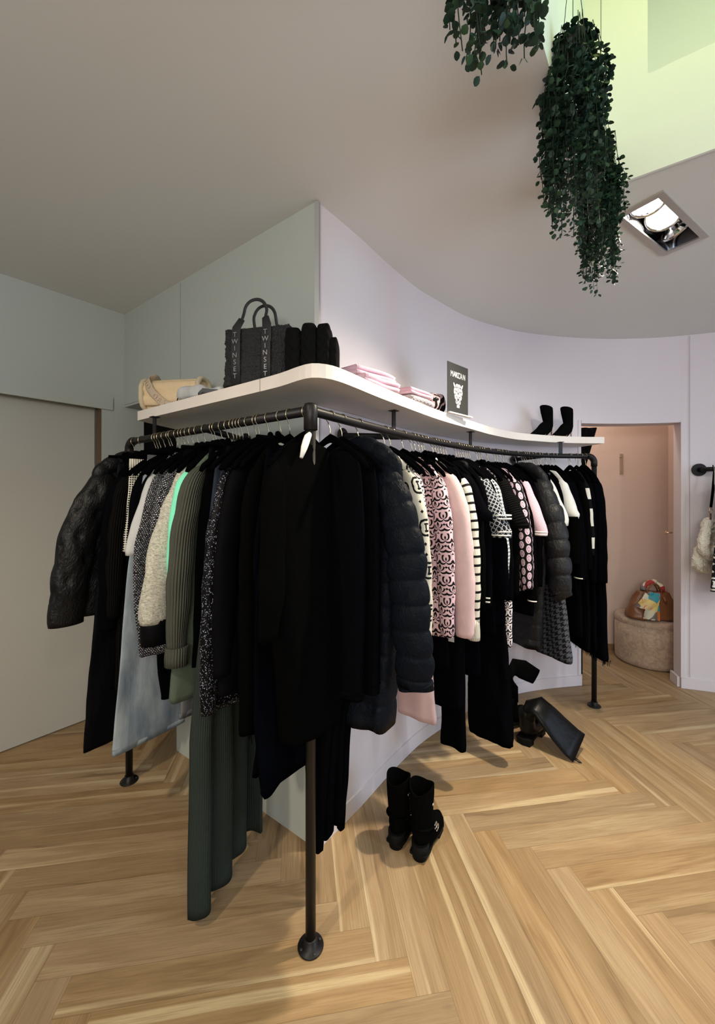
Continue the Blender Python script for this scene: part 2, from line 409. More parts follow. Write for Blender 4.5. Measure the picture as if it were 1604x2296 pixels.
def build_floor():
    random.seed(5)
    W = .1016; a = Vector((.989, .148)).normalized(); b = Vector((a.y, -a.x))
    o = a*.239 - b*1.314
    vs, fs, uvs, cols = [], [], [], []
    def plank(P, Q, hor):
        pts = [(P, Q), (P+9, Q), (P+9, Q+1), (P, Q+1)] if hor else [(P, Q), (P+1, Q), (P+1, Q+9), (P, Q+9)]
        w = [o+a*(p*W)+b*(q*W) for p, q in pts]
        if max(k.x for k in w) < -3.2 or min(k.x for k in w) > 4.4 or max(k.y for k in w) < -2.9 or min(k.y for k in w) > 5.2: return
        n = len(vs); vs.extend((k.x, k.y, 0) for k in w); fs.append((n, n+1, n+2, n+3))
        L = 9*W
        fl = random.random() < .5
        uv = [(0, 0), (L, 0), (L, W), (0, W)] if hor else [(0, 0), (0, W), (L, W), (L, 0)]
        if fl: uv = [(L-x, W-y) for x, y in uv]
        uvs.append(uv); c = (random.random(), random.random(), random.random(), 1); cols.append(c)
    for j in range(-70, 70):
        for k in range(-6, 7): plank(j-9+18*k, j, True)
    for i in range(-70, 70):
        for k in range(-6, 7): plank(i, i-8+18*k, False)
    me = bpy.data.meshes.new('floor'); me.from_pydata(vs, [], fs)
    l = me.uv_layers.new(name='UV'); l.data.foreach_set('uv', [x for u in uvs for p in u for x in p])
    ca = me.color_attributes.new('plank', 'FLOAT_COLOR', 'CORNER'); ca.data.foreach_set('color', [x for c in cols for _ in range(4) for x in c])
    me.update(); bm = bmesh.new(); bm.from_mesh(me)
    for f in bm.faces:
        if f.normal.z < 0: f.normal_flip()
    bm.to_mesh(me); bm.free()
    st(link('floor', me, floor_mat()))
build_floor()

# left wall with the sliding door
LC = Vector((-1.558, 2.646)); ld = Vector((-.62, -.785)).normalized(); lo_ = Vector((-ld.y, ld.x))*-1   # away from the room
if lo_.x > 0: lo_ = -lo_
def LW(t, o=0): p = LC+ld*t+lo_*o; return (p.x, p.y)
m = MB()
m.prism([LW(-.6, 0), LW(.129, 0), LW(.129, .16), LW(-.6, .16)], 0, CEIL)
m.prism([LW(.129, 0), LW(5.2, 0), LW(5.2, .16), LW(.129, .16)], 2.03, CEIL)
m.prism([LW(1.5, 0), LW(5.2, 0), LW(5.2, .16), LW(1.5, .16)], 0, 2.03)
st(m.build('wall_left', WL))
m = MB(); m.prism([LW(.14, .10), LW(1.6, .10), LW(1.6, .14), LW(.14, .14)], .008, 2.05)
d1 = st(m.build('door_1', WD))
m = MB(); m.prism([LW(.07, -.014), LW(3, -.014), LW(3, -.001), LW(.07, -.001)], 2.007, 2.088); st(m.build('trim_1', WL))
m = MB(); m.prism([LW(.1285, .012), LW(.1335, .012), LW(.1335, .099), LW(.1285, .099)], .002, 2.03); st(m.build('trim_2', WO))

# wing wall, niche beside it
K = Vector((-.17, 1.630)); wd = Vector((-.806, .592)).normalized(); wo = Vector((.592, .806)).normalized()
def WW(t, o=0): p = K+wd*t+wo*o; return (p.x, p.y)
m = MB()
m.prism([WW(0, 0), WW(1.07, 0), WW(1.07, .12), WW(.12, .12)], 0, 2.0412)
m.prism([WW(0, 0), WW(1.72, 0), WW(1.72, .3), WW(.12, .3)], 2.041, CEIL)
st(m.build('wall_wing', WL))
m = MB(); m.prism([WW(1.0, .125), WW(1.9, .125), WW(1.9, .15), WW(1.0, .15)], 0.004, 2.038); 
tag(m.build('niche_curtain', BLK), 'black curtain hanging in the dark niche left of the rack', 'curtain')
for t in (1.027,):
    m = MB(); m.prism([WW(t, -.0012), WW(t+.0022, -.0012), WW(t+.0022, -.0002), WW(t, -.0002)], 1.9, 2.655); st(m.build('trim_3', plain('seam_line_grey', (.22, .25, .23), .9)))  # thin darker strip marks the vertical seam of the wall board
m = MB(); m.prism([WW(1.10, -.0012), WW(1.715, -.0012), WW(1.715, -.0002), WW(1.10, -.0002)], 2.054, 2.0565); st(m.build('trim_4', bpy.data.materials['seam_line_grey']))

# curved right wall
CP = [(-.165, 1.633), (.004, 1.850), (.16, 2.07), (.345, 2.307), (.52, 2.48), (.679, 2.629), (.84, 2.745), (1.003, 2.834), (1.16, 2.91), (1.337, 2.967), (1.5, 3.005), (1.66, 3.033), (1.715, 3.042)]
CP2 = [(1.715, 3.042), (1.967, 3.06), (2.245, 3.041), (2.445, 3.0)]
CP3 = [(2.445, 3.0), (2.644, 2.934), (3.0, 2.79), (3.4, 2.56), (3.9, 2.2)]
def offs(P, d):
    out = []
    for i, p in enumerate(P):
        t = Vector(P[min(i+1, len(P)-1)])-Vector(P[max(i-1, 0)]); t.normalize(); n = Vector((-t.y, t.x)); out.append((p[0]+n.x*d, p[1]+n.y*d))
    return out
def ribbon(m, P, d0, d1, z0, z1, step=.05):
    P = cr(P, step); A = offs(P, d0); B = offs(P, d1)
    rg = [[(a[0], a[1], z0), (b[0], b[1], z0), (b[0], b[1], z1), (a[0], a[1], z1)] for a, b in zip(A, B)]
    k = len(m.v); n0 = len(m.f); m.rings(rg, smooth=False)
def smooth_by(o):
    bm = bmesh.new(); bm.from_mesh(o.data)
    for f in bm.faces: f.smooth = len(f.verts) == 4
    for e in bm.edges: 
        if len(e.link_faces) == 2 and e.calc_face_angle(0) > .6: e.smooth = False
    bm.to_mesh(o.data); bm.free(); return o
m = MB(); ribbon(m, CP, 0, .12, 0, CEIL); ribbon(m, CP2, 0, .12, 2.006, CEIL); ribbon(m, CP3, 0, .12, 0, CEIL)
st(smooth_by(m.build('wall_right', WR)))
m = MB(); ribbon(m, CP, -.009, -.0005, .001, .078); ribbon(m, CP3, -.009, -.0005, .001, .078)
m.box((1.72, 3.10, .04), (.008, .11, .076)); m.box((2.455, 3.07, .04), (.016, .12, .076), -.3)
st(smooth_by(m.build('baseboard_right', WR)))
m = MB()   # slim frame around the fitting room opening
ribbon(m, CP2, -.006, -.0005, 2.006, 2.03)
m.prism([(2.440, 2.993), (2.462, 2.985), (2.466, 2.990), (2.445, 2.9995)], .08, 2.03)
m.prism([(1.688, 3.033), (1.710, 3.037), (1.710, 3.0415), (1.688, 3.0375)], .08, 2.03)
st(m.build('trim_5', WR))
m = MB(); m.prism([(-.176, 1.622), (-.158, 1.622), (-.153, 1.631), (-.17, 1.629)], 1.87, 2.655); m.prism([(-.176, 1.622), (-.158, 1.622), (-.153, 1.631), (-.17, 1.629)], 0.002, 1.8)
st(m.build('trim_6', plain('aluminium_corner_bead', (.42, .42, .42), .45, .5, .6)))
m = MB(); m.prism([(2.492, 2.9772), (2.495, 2.9761), (2.495, 2.9775), (2.492, 2.9786)], .09, 2.65); st(m.build('trim_7', plain('seam_line_mauve', (.45, .40, .44), .9)))  # thin darker strip marks the wall seam right of the opening

# fitting room
m = MB()
m.prism([(1.2, 3.83), (3.3, 3.66), (3.3, 3.78), (1.2, 3.95)], 0, CEIL)
st(m.build('wall_fitting_room_back', WF))
m = MB(); m.prism([(1.15, 3.1), (1.25, 3.1), (1.25, 3.9), (1.15, 3.9)], 0, CEIL); st(m.build('wall_fitting_room_left', WF))
m = MB(); m.prism([(2.84, 3.0), (2.94, 2.95), (3.0, 3.8), (2.9, 3.8)], 0, CEIL); st(m.build('wall_fitting_room_right', WF))
m = MB(); m.prism([(1.26, 3.812), (2.9, 3.68), (2.9, 3.692), (1.26, 3.824)], .001, .06); st(m.build('baseboard_back', plain('oak_baseboard', S(140, 112, 82), .6)))
# opened door leaf just inside the opening
m = MB(); m.prism([(2.488, 3.112), (2.508, 3.10), (2.765, 3.42), (2.745, 3.432)], .01, 2.0)
d2 = st(m.build('door_2', WF))
m = MB(); m.sweep([(2.482, 3.13, 1.16), (2.44, 3.142, 1.16)], [.006, .006], 10, up=Vector((0, 0, 1))); m.sweep([(2.448, 3.139, 1.16), (2.443, 3.141, 1.16), (2.436, 3.143, 1.16)], [.008, .016, .014], 12, up=Vector((0, 0, 1)))
kb = m.build('door_knob', MT['gold'], d2)

# back of the shop (behind the viewer)
m = MB(); m.prism([(-3.0, -2.75), (4.1, -2.75), (4.1, -2.6), (-3.0, -2.6)], 0, CEIL); st(m.build('wall_back', WB))
m = MB(); m.prism([(3.9, -2.7), (4.1, -2.7), (4.1, 2.3), (3.9, 2.3)], 0, .5); m.prism([(3.9, -2.7), (4.1, -2.7), (4.1, 2.3), (3.9, 2.3)], 2.5, CEIL)
m.prism([(3.9, 1.2), (4.1, 1.2), (4.1, 2.3), (3.9, 2.3)], .5, 2.5); m.prism([(3.9, -2.7), (4.1, -2.7), (4.1, -1.2), (3.9, -1.2)], .5, 2.5)
st(m.build('wall_street', WB))

# ceiling with the light well and the recessed lamp cut out
H = [(.92, 1.605), (-.31, .03), (1.02, -.855), (2.25, .72)]
FX = Vector((1.372, 1.782)); fe = Vector((.84, .543)).normalized(); fn_ = Vector((-fe.y, fe.x))
def FP(a, b): p = FX+fe*a+fn_*b; return (p.x, p.y)
FH = [FP(-.235, -.073), FP(-.235, .073), FP(.235, .073), FP(.235, -.073)]
O = [(-3.3, -2.9), (4.3, -2.9), (4.3, 5), (-3.3, 5)]
loops = [[Vector((x, y, CEIL)) for x, y in L_] for L_ in (O, H, FH)]
tris = tessellate_polygon(loops); fl = [p for L_ in loops for p in L_]
m = MB()
for t in tris: m.poly([fl[i] for i in t])
ce = m.build('ceiling', WC, None, False)
bm = bmesh.new(); bm.from_mesh(ce.data); bmesh.ops.remove_doubles(bm, verts=bm.verts, dist=1e-5)
for f in bm.faces:
    if f.normal.z > 0: f.normal_flip()
bm.to_mesh(ce.data); bm.free(); st(ce)
# light well walls
WT = 3.75
def vq(m, a, b, z0, z1, off=.02):
    A, B = Vector(a), Vector(b); t = (B-A).normalized(); n = Vector((-t.y, t.x))*off
    m.prism([tuple(A), tuple(B), tuple(B+n), tuple(A+n)], z0, z1)
m = MB()
# left side (C1 -> C0), far side (C0 -> C3) with a raised niche, two sides behind the viewer
vq(m, H[1], H[0], CEIL+.001, WT, .03)
c0, c3 = Vector(H[0]), Vector(H[3]); fd = (c3-c0).normalized(); fo = Vector((-fd.y, fd.x))
nz = 3.035; tn = .205
vq(m, c0, c3, CEIL+.001, nz, .05); vq(m, c0, c0+fd*tn, nz, WT, .05)
A = c0+fd*tn; B = c3
m.prism([tuple(A+fo*.05), tuple(A+fo*.40), tuple(A+fo*.40-fd*.03), tuple(A+fo*.05-fd*.03)], nz, WT)
m.prism([tuple(A+fo*.40), tuple(B+fo*.40), tuple(B+fo*.43), tuple(A+fo*.43)], nz, WT)
m.prism([tuple(A+fo*.05), tuple(B+fo*.05), tuple(B+fo*.40), tuple(A+fo*.40)], nz-.02, nz)
vq(m, H[3], H[2], CEIL+.001, WT, .03); vq(m, H[2], H[1], CEIL+.001, WT, .03)
st(m.build('wall_light_well', WY))
m = MB(); m.prism([(-.8, -1.4), (3.0, -1.4), (3.0, 2.6), (-.8, 2.6)], WT, WT+.05); st(m.build('ceiling_light_well', WY))
# thin lip at the foot of the far side of the well
m = MB(); vq(m, c0+fd*.02-fo*.012, c3-fo*.012, CEIL-.004, CEIL+.155, .010); st(m.build('trim_8', WY))

# ------------------------------------------------------------------ recessed ceiling lamp
def ceiling_lamp():
    r = empty('recessed_ceiling_spotlight', (FX.x, FX.y, CEIL), math.atan2(fe.y, fe.x), 'rectangular brushed metal recessed ceiling light with two lit round lamps', 'ceiling light')
    al = plain('brushed_aluminium', (.62, .60, .56), .45, .5, 1); mi = plain('polished_reflector', (.72, .72, .74), .12, .5, 1)
    m = MB()
    for (cx, cy, dx, dy) in ((0, -.078, .506, .026), (0, .078, .506, .026), (-.240, 0, .026, .130), (.240, 0, .026, .130)): m.box((cx, cy, -.003), (dx, dy, .008))
    m.build('frame', al, r)
    m = MB()
    for (cx, cy, dx, dy) in ((0, -.0725, .468, .003), (0, .0725, .468, .003), (-.234, 0, .003, .144), (.234, 0, .003, .144)): m.box((cx, cy, .062), (dx, dy, .12))
    m.box((0, 0, .124), (.468, .148, .004)); m.build('housing', mi, r)
    on = emit('lit_lamp_glass', S(255, 244, 225), 26); off = plain('unlit_lamp_glass', (.16, .17, .2), .1, .6)
    for i, (cx, tx, ty, lit) in enumerate(((-.152, .30, -.15, 1), (0.0, .55, -.1, 1), (.150, -.95, -.2, 0))):
        R = Matrix.Rotation(tx, 3, 'Y') @ Matrix.Rotation(ty, 3, 'X'); c = Vector((cx, 0, .052))
        m = MB(); rg = []
        for rad, z in ((.068, .0), (.069, -.010), (.064, -.012), (.060, -.004), (.045, .022), (.022, .045), (.022, .055)):
            rg.append([c+R @ Vector((rad*cos(k*PI/16), rad*sin(k*PI/16), z)) for k in range(32)])
        m.rings(rg, cap=(False, True)); b = m.build('lamp_reflector', mi, r)
        m = MB(); m.rings([[c+R @ Vector((rad*cos(k*PI/16), rad*sin(k*PI/16), z)) for k in range(32)] for rad, z in ((.050, .004), (.044, -.001), (.02, -.003))], cap=(True, True))
        m.build('lamp_glass', on if lit else off, b)
ceiling_lamp()
# ------------------------------------------------------------------ clothes rack
RZ = 1.725
LP = [(-.151, 1.278), (-1.15, 2.010)]
RP = [(-.151, 1.278), (-.07, 1.40), (.005, 1.51), (.15, 1.71), (.27, 1.865), (.40, 2.02), (.575, 2.21), (.727, 2.36), (.96, 2.54), (1.154, 2.65), (1.35, 2.72), (1.508, 2.74), (1.60, 2.742)]
RS = cr(RP, .02)
SCREW = plain('dull_screw_steel', (.06, .06, .06), .5, .4, .6)
def rack():
    r = empty('clothes_rack', (-.151, 1.278, 0), 0, 'black steel pipe clothes rack bent around the corner of the wall', 'clothes rack')
    T = Vector((.151, -1.278, 0))
    def sh(p, z): return Vector((p[0], p[1], z))+T
    mt = MT['pipe']
    # left rail with end elbow and foot
    d = Vector((-.806, .592)); e = Vector(LP[1])
    pts = [Vector((-.155, 1.281)), e-d*.03]
    m = MB(); m.sweep([sh(p, RZ) for p in pts], .0165, 20, up=Vector((0, 0, 1))); m.build('left_rail', mt, r)
    def elbow(p, d, name='elbow'):
        m = MB(); path = [sh(p-d*.035, RZ), sh(p-d*.03, RZ)]
        for k in range(9):
            a = k/8*PI/2; q = p-d*.03+d*.045*sin(a); path.append(sh(q, RZ-.045*(1-cos(a))))
        q = p+d*.015; path.append(sh(q, RZ-.07))
        m.sweep(path, .0205, 18, up=Vector((d.y, -d.x, 0))); o = m.build(name, mt, r); return q
    def post(q, top):
        m = MB(); m.sweep([sh(q, top), sh(q, .008)], .0165, 20, up=Vector((1, 0, 0)))
        o = m.build('post', mt, r)
        m = MB(); m.rings([[sh((q[0]+rr*cos(k*PI/16), q[1]+rr*sin(k*PI/16)), z) for k in range(32)] for rr, z in ((.041, .0005), (.042, .003), (.040, .006), (.023, .007), (.021, .030), (.0175, .032))])
        f = m.build('floor_flange', mt, o)
        for k in range(4):
            a = k*PI/2+.5; c = sh((q[0]+.032*cos(a), q[1]+.032*sin(a)), .007); m = MB()
            m.rings([[c+Vector((rr*cos(j*PI/5), rr*sin(j*PI/5), z)) for j in range(10)] for rr, z in ((.0045, -.001), (.0045, .001), (.003, .0022))])
            m.build('screw', SCREW, f)
    q = elbow(e, d); post(q, RZ-.06)
    post(Vector((-.151, 1.278)), RZ)
    m = MB(); m.sweep([sh(p, RZ) for p in RS], .0165, 20, up=Vector((0, 0, 1))); m.build('curved_rail', mt, r)
    a, b = Vector(RS[-1][:2]), Vector(RS[-3][:2]); q = elbow(a+(a-b).normalized()*.02, (a-b).normalized()); post(q, RZ-.06)
    m = MB(); c = sh((-.151, 1.278), RZ)   # corner fitting
    m.rings([[c+Vector((rr*cos(k*PI/12), rr*sin(k*PI/12), z)) for k in range(24)] for rr, z in ((.017, -.065), (.0225, -.062), (.0225, .012), (.019, .021), (.01, .024))]); m.build('corner_fitting', mt, r)
    # struts to the wall
    for (p, w) in (((.245, 1.835), (-.066, 1.738)), ((1.27, 2.70), (1.14, 2.885)), ((-.62, 1.620), (-.53, 1.885))):
        P, W_ = sh(p, RZ-.002), sh(w, RZ-.012)
        m = MB(); m.sweep([P, W_], .014, 16, up=Vector((0, 0, 1))); o = m.build('wall_strut', mt, r)
        t = (W_-P).normalized()
        wn = {0: Vector((-.80, .60, 0)), 1: Vector((-.36, .93, 0)), 2: Vector((.592, .806, 0))}[0 if p[0] == .245 else 1 if p[0] > 1 else 2]
        m = MB(); m.sweep([W_-wn*.006, W_+wn*.001], .034, 28, up=Vector((0, 0, 1))); m.build('wall_flange', mt, o)
    return r
rack()

# ------------------------------------------------------------------ shelf
SZ0, SZ1 = 1.822, 1.867
def shelf():
    F0 = [(-1.085, 1.957), (-.9, 1.820), (-.6, 1.600), (-.354, 1.418), (-.26, 1.345), (-.19, 1.278), (-.145, 1.248), (-.10, 1.256), (-.06, 1.29), (0, 1.375), (.075, 1.49), (.22, 1.694), (.41, 1.95), (.62, 2.19), (.72, 2.305), (.83, 2.425), (1.03, 2.60), (1.21, 2.69), (1.40, 2.765), (1.58, 2.80), (1.746, 2.806)]
    F = cr(F0, .03)
    r = empty('wall_shelf', (F[0][0], F[0][1], SZ0), 0, 'long white laminate wall shelf curving round the corner above the rack', 'shelf')
    T = Vector((-F[0][0], -F[0][1], -SZ0))
    def at(x, y, z): return Vector((x, y, z))+T
    back = [(1.685, 3.030)]+[p for p in offs(cr(CP, .05), -.004)[::-1] if p[0] < 1.66]+[(-.173, 1.622)]
    back += [(K.x+wd.x*t-wo.x*.004, K.y+wd.y*t-wo.y*.004) for t in (.3, .7, 1.04)]
    out = [p[:2] for p in F]+back
    m = MB(); n = len(out)
    tri = tessellate_polygon([[Vector((x, y, 0)) for x, y in out]])
    for z, fl in ((SZ1, 0), (SZ0, 1)):
        b = len(m.v); m.v += [tuple(at(x, y, z)) for x, y in out]
        for t in tri: m.f.append(tuple(b+i for i in t)); m.uv.append([(0, 0)]*3); m.sm.append(False)
    for i in range(n):
        j = (i+1) % n; m.poly([at(*out[i], SZ0), at(*out[j], SZ0), at(*out[j], SZ1), at(*out[i], SZ1)])
    o = m.build('shelf_board', MT['shelf'], r, False)
    bm = bmesh.new(); bm.from_mesh(o.data); bmesh.ops.remove_doubles(bm, verts=bm.verts, dist=1e-5); bmesh.ops.recalc_face_normals(bm, faces=bm.faces)
    bm.to_mesh(o.data); bm.free()
    sm = plain('shelf_seam', (.35, .33, .31), .8)
    a = Vector((-.347, 1.4115)); m = MB()
    m.box(tuple(at(a.x-.0005, a.y-.0008, (SZ0+SZ1)/2)), (.0016, .0012, .045), -.64); b = a+wo*.25
    m.box(tuple(at(*((a+b)/2), SZ0-.0003)), (.0016, .25, .0006), math.atan2(wo.y, wo.x)-PI/2); m.build('joint_line', sm, r)
    # steel brackets under the board reach down to the pipe
    for px_, py_, rz in ((-.955, 1.867, -.63), (.158, 1.73, .93), (.655, 2.30, .76), (1.40, 2.735, .12)):
        m = MB(); m.box(tuple(at(px_, py_, 1.782)), (.026, .005, .082), rz)
        m.box(tuple(at(px_, py_, 1.8205)), (.034, .034, .003), rz)
        m.build('steel_bracket', MT['pipe'], r)
shelf()

# ------------------------------------------------------------------ hangers
def hooks_geo():
    P = []
    for k in range(15):
        a = PI*.92-k/14*PI*1.25
        P.append((.0205*cos(a), 0, .0205*sin(a)))
    P.append((.006, 0, -.032)); P.append((0, 0, -.046)); P.append((0, 0, -.075))
    return P
def make_hanger(clip, group):
    r = empty('clip_hanger' if clip else 'clothes_hanger', (0, 0, 0), 0, None, 'hanger', group)
    m = MB(); m.sweep(hooks_geo(), .0016, 8); m.build('hook', MT['wire'], r)
    m = MB()
    if clip:
        m.sweep([(-.15, 0, -.092), (-.03, 0, -.086), (0, 0, -.074), (.03, 0, -.086), (.15, 0, -.092)], [(.007, .006), (.008, .006), (.012, .007), (.008, .006), (.007, .006)], 10); m.build('bar', MT['hang'], r)
        for x in (-.075, .075):
            m = MB()
            for y in (-.010, .010):
                m.rings([[(x+a*cos(k*PI/7), y+y*g, z0+b*sin(k*PI/7)) for k in range(14)] for a, b, z0, g in ((.004, .004, -.078, .9), (.012, .012, -.078, .8), (.012, .012, -.078, .4), (.004, .004, -.078, .3))])
                m.box((x, y*.55, -.105), (.02, .006, .05))
            m.build('clip', MT['hang'], r)
    else:
        pth = [(-.158, 0, -.186), (-.146, 0, -.168), (-.10, 0, -.128), (-.05, 0, -.098), (-.02, 0, -.082), (0, 0, -.074), (.02, 0, -.082), (.05, 0, -.098), (.10, 0, -.128), (.146, 0, -.168), (.158, 0, -.186)]
        rad = [(.006, .008), (.010, .010), (.010, .008), (.011, .006), (.013, .006), (.016, .006), (.013, .006), (.011, .006), (.010, .008), (.010, .010), (.006, .008)]
        m.sweep(pth, rad, 12); m.build('shoulder_bar', MT['hang'], r)
    return r
F_PX = 890.
def hitrail(rail, px):
    r = (px-802)/F_PX
    if rail == 'L':
        s = (-.151-r*1.278)/(.806+r*.592); return Vector((-.151-.806*s, 1.278+.592*s)), Vector((-.806, .592))
    for a, b in zip(RS, RS[1:]):
        f0 = a[0]-r*a[1]; f1 = b[0]-r*b[1]
        if f0 <= 0 < f1:
            t = f0/(f0-f1); A, B = Vector(a[:2]), Vector(b[:2]); return A+(B-A)*t, (B-A).normalized()
protos = {}
def copy_tree(o, parent=None):
    c = o.copy(); C.objects.link(c); c.parent = parent
    for ch in list(o.children): copy_tree(ch, c)
    return c

# ------------------------------------------------------------------ garments
# local frame: x = across the rail, outwards; y = along the rail, away from the corner; z up.  The left rail is mirrored in y.
def fold(seed, k=3):
    rnd = random.Random(seed); t = [(rnd.uniform(14, 30)*(1+i*.7), rnd.uniform(0, 6.28), rnd.uniform(.5, 1)/(1+i*.6)) for i in range(k)]
    return lambda x: sum(a*sin(f*x+p) for f, p, a in t)/1.6
def loft(rows, mat, parent, name, sg, seed=0, amp=.010, n=40, puff=None, step=.03, expo=.62, jag=0, z0f=None, tuft=None):
    """rows: (z, u0, u1, thickness, v offset) from top to bottom"""
    R = cr([(z, u0, u1, th, vo) for z, u0, u1, th, vo in rows], step if not puff else .006)
    ztop, zb = R[0][0], R[-1][0]; fo = fold(seed); fo2 = fold(seed+99, 2)
    rings = []; 
    zz = z0f or (ztop-.15)
    for z, u0, u1, th, vo in R:
        a, b, cu = (u1-u0)/2, th/2, (u0+u1)/2
        t = max(0, min(1, (zz-z)/max(.2, zz-zb))); ring = []
        pm = 1
        if puff:
            s = abs(sin(PI*(ztop-z)/puff+.4)); pm = .80+.20*s**.35
        for k in range(n):
            th_ = 2*PI*k/n; c_, s_ = cos(th_), sin(th_)
            x = cu+a*math.copysign(abs(c_)**expo, c_); y = b*math.copysign(abs(s_)**expo, s_)
            if puff: x = cu+(x-cu)*(1-(1-pm)*.12); y *= pm
            w = fo(x*1.0+z*.35)*amp*t
            x2 = x+fo2(z*1.1+y*8)*amp*.35*t
            y2 = vo+y*(1+.25*t*fo2(x*2+1))+w
            zj = z
            if z == zb and jag: zj = z+(jag*(k % 3-1))
            ring.append((x2, sg*y2, zj))
        rings.append(ring)
    m = MB(); m.rings(rings); return m.build(name, mat, parent)
def tube(path, mat, parent, name, sg, seed=0, n=18, puff=None, amp=.003, step=.025, wr=1, tufts=None):
    """path: (u, v, z, ra, rb)"""
    R = cr([(u, v, z, a, b) for u, v, z, a, b in path], step if not puff else .006)
    fo = fold(seed+5)
    L = [0]
    for p, q in zip(R, R[1:]): L.append(L[-1]+math.dist(p[:3], q[:3]))
    P = [Vector((u, sg*v, z)) for u, v, z, a, b in R]; up = Vector((0, 1, 0)); rings = []
    for i, p in enumerate(P):
        t = (P[min(i+1, len(P)-1)]-P[max(i-1, 0)]).normalized(); u_ = (up-t*up.dot(t)).normalized(); w = t.cross(u_)
        a, b = R[i][3], R[i][4]; pm = 1
        if puff:
            s = abs(sin(PI*(L[i])/puff)); pm = .79+.21*s**.3
        ring = []
        for k in range(n):
            th = 2*PI*k/n; q = 1+.10*sin(L[i]*38+2*sin(th+seed)+fo(L[i]+th*.05))*min(1, i/4)*amp/.003*.5
            if puff: q *= 1+.02*sin(7*th+seed+L[i]*20)*(1-pm)*6
            pt = p+w*(a*cos(th)*pm*q)+u_*(b*sin(th)*pm*q)
            if tufts:
                for (ti, ta, ts) in tufts:
                    dL = L[i]-ti; dA = (th-ta+PI) % (2*PI)-PI; dd = dL*dL+(dA*a)**2
                    pt -= (pt-p)*(.38*math.exp(-dd/(ts*ts)))
                    # diagonal creases between the tufts
                    pt += (pt-p)*(.045*sin(26*math.atan2(dL, dA*a+1e-6))*math.exp(-dd/(ts*ts*7)))
            ring.append(pt)
        rings.append(ring)
    m = MB(); m.rings(rings); return m.build(name, mat, parent)

def build_zig(g, r, sg):
    """wide trousers gathered on a clip hanger, the cloth falling in deep corrugated folds"""
    mt = MT[g['mat']]
    inv = Matrix.Rotation(-r.rotation_euler.z, 2); o = Vector(r.location[:2])
    L1 = [(-.562, 1.322), (-.535, 1.318), (-.503, 1.335), (-.512, 1.372)]
    L2 = [(-.545, 1.408), (-.515, 1.412), (-.472, 1.438), (-.470, 1.475), (-.500, 1.515), (-.478, 1.538), (-.452, 1.566), (-.452, 1.60), (-.482, 1.645), (-.445, 1.668), (-.398, 1.652)]
    for j, (W, (t0, t1)) in enumerate(((L1, (.085, .045)), (L2, (.045, -.085)))):
        B = [inv @ (Vector(p)-o) for p in W]; B = [Vector(p[:2]) for p in cr([(p.x, p.y, 0) for p in B], .008)]; n = len(B)
        rings = []
        for k in range(46):
            s = k/45; z = 1.59-(1.59-(.045 if j == 0 else .05))*s; f = min(1, s/.62)**.9; f2 = 1-(1-s)**1.5*.1
            c = [Vector((t0+(t1-t0)*i/(n-1), sg*(.004 if j else -.004)))*(1-f)+B[i]*f*f2+Vector((0, 0)) for i in range(n)]
            th = .006; ring = []; nr = []
            for i in range(n):
                t = (c[min(i+1, n-1)]-c[max(i-1, 0)]).normalized(); nr.append(Vector((-t.y, t.x)))
            w = .002*sin(z*9+j)
            ring = [(c[i].x+nr[i].x*th+w, c[i].y+nr[i].y*th, z) for i in range(n)]+[(c[i].x-nr[i].x*th+w, c[i].y-nr[i].y*th, z) for i in range(n-1, -1, -1)]
            rings.append(ring)
        m = MB(); m.rings(rings); m.build('trouser_leg', mt, r)
    loft([(1.612, -.092, .092, .024, 0), (1.565, -.093, .093, .026, 0)], mt, r, 'waistband', sg, 1, 0, n=28)
GARMENTS = []
def G(rail, px, name, cat, short, label, **k): GARMENTS.append(dict(rail=rail, px=px, name=name, cat=cat, short=short, label=label, **k))
BUILDERS = {}
def top_rows(g):
    hw = g.get('hw', .19); zb = g['zb']; hem = g.get('hem', hw+.02); th = g.get('th', .034); hi = g.get('hemin', -hem*.86); tb = g.get('thb', th+.008)
    lean = g.get('lean', 0)
    up = g.get('up', 0)
    R = [(1.622+up, -.045, .045, .02, 0), (1.612+up, -hw*.42, hw*.42, th*.8, 0), (1.580+up, -hw*.60, hw*.60, th*.8, 0), (1.545, -hw*.74, hw*.76, th*.85, 0), (1.50, -hw*.84, hw*.89, th, 0), (1.42, -hw*.90, hw*.95, th, 0), (1.30, -hw*.85, hw*.93, th, lean*.3)]
    if zb < 1.15: R.append(((1.30+zb)/2, (-hw*.93+hi)/2, (hw*.93+hem)/2, (th+tb)/2, lean*.6))
    R.append((zb+.02, hi, hem, tb, lean)); R.append((zb, hi*.985, hem*.985, tb*.9, lean))
    return R
def sleeve_path(g, s):
    hw = g.get('hw', .19); ze = g.get('zs', 1.0); ue = g.get('us', hw+.03); r = g.get('rs', .043); rv = g.get('rv', .022); v = g.get('vs', -.014); rc = g.get('rc', r*.72)
    if s < 0: hw *= .80; ue = min(ue, hw+.012); r = min(r, .028); rc = min(rc, .026)
    P = [(hw*.56, 0, 1.55, r*.45, rv*.55), (hw*.72, v*.3, 1.515, r*.75, rv*.85), (hw*.86, v*.7, 1.45, r*.92, rv)]
    if ze < 1.15: P.append((hw*.86+(ue-hw*.86)*.55, v, 1.30, r, rv))
    zm = (1.38+ze)/2 if ze >= 1.15 else (1.30+ze)/2; P.append((hw*.86+(ue-hw*.86)*.86, v*1.2, zm, r*.98, rv)); P.append((ue, v, ze+.02, rc, rv*.9)); P.append((ue, v, ze, rc*.96, rv*.86))
    return [(s*u, vv, z, a, b) for u, vv, z, a, b in P]
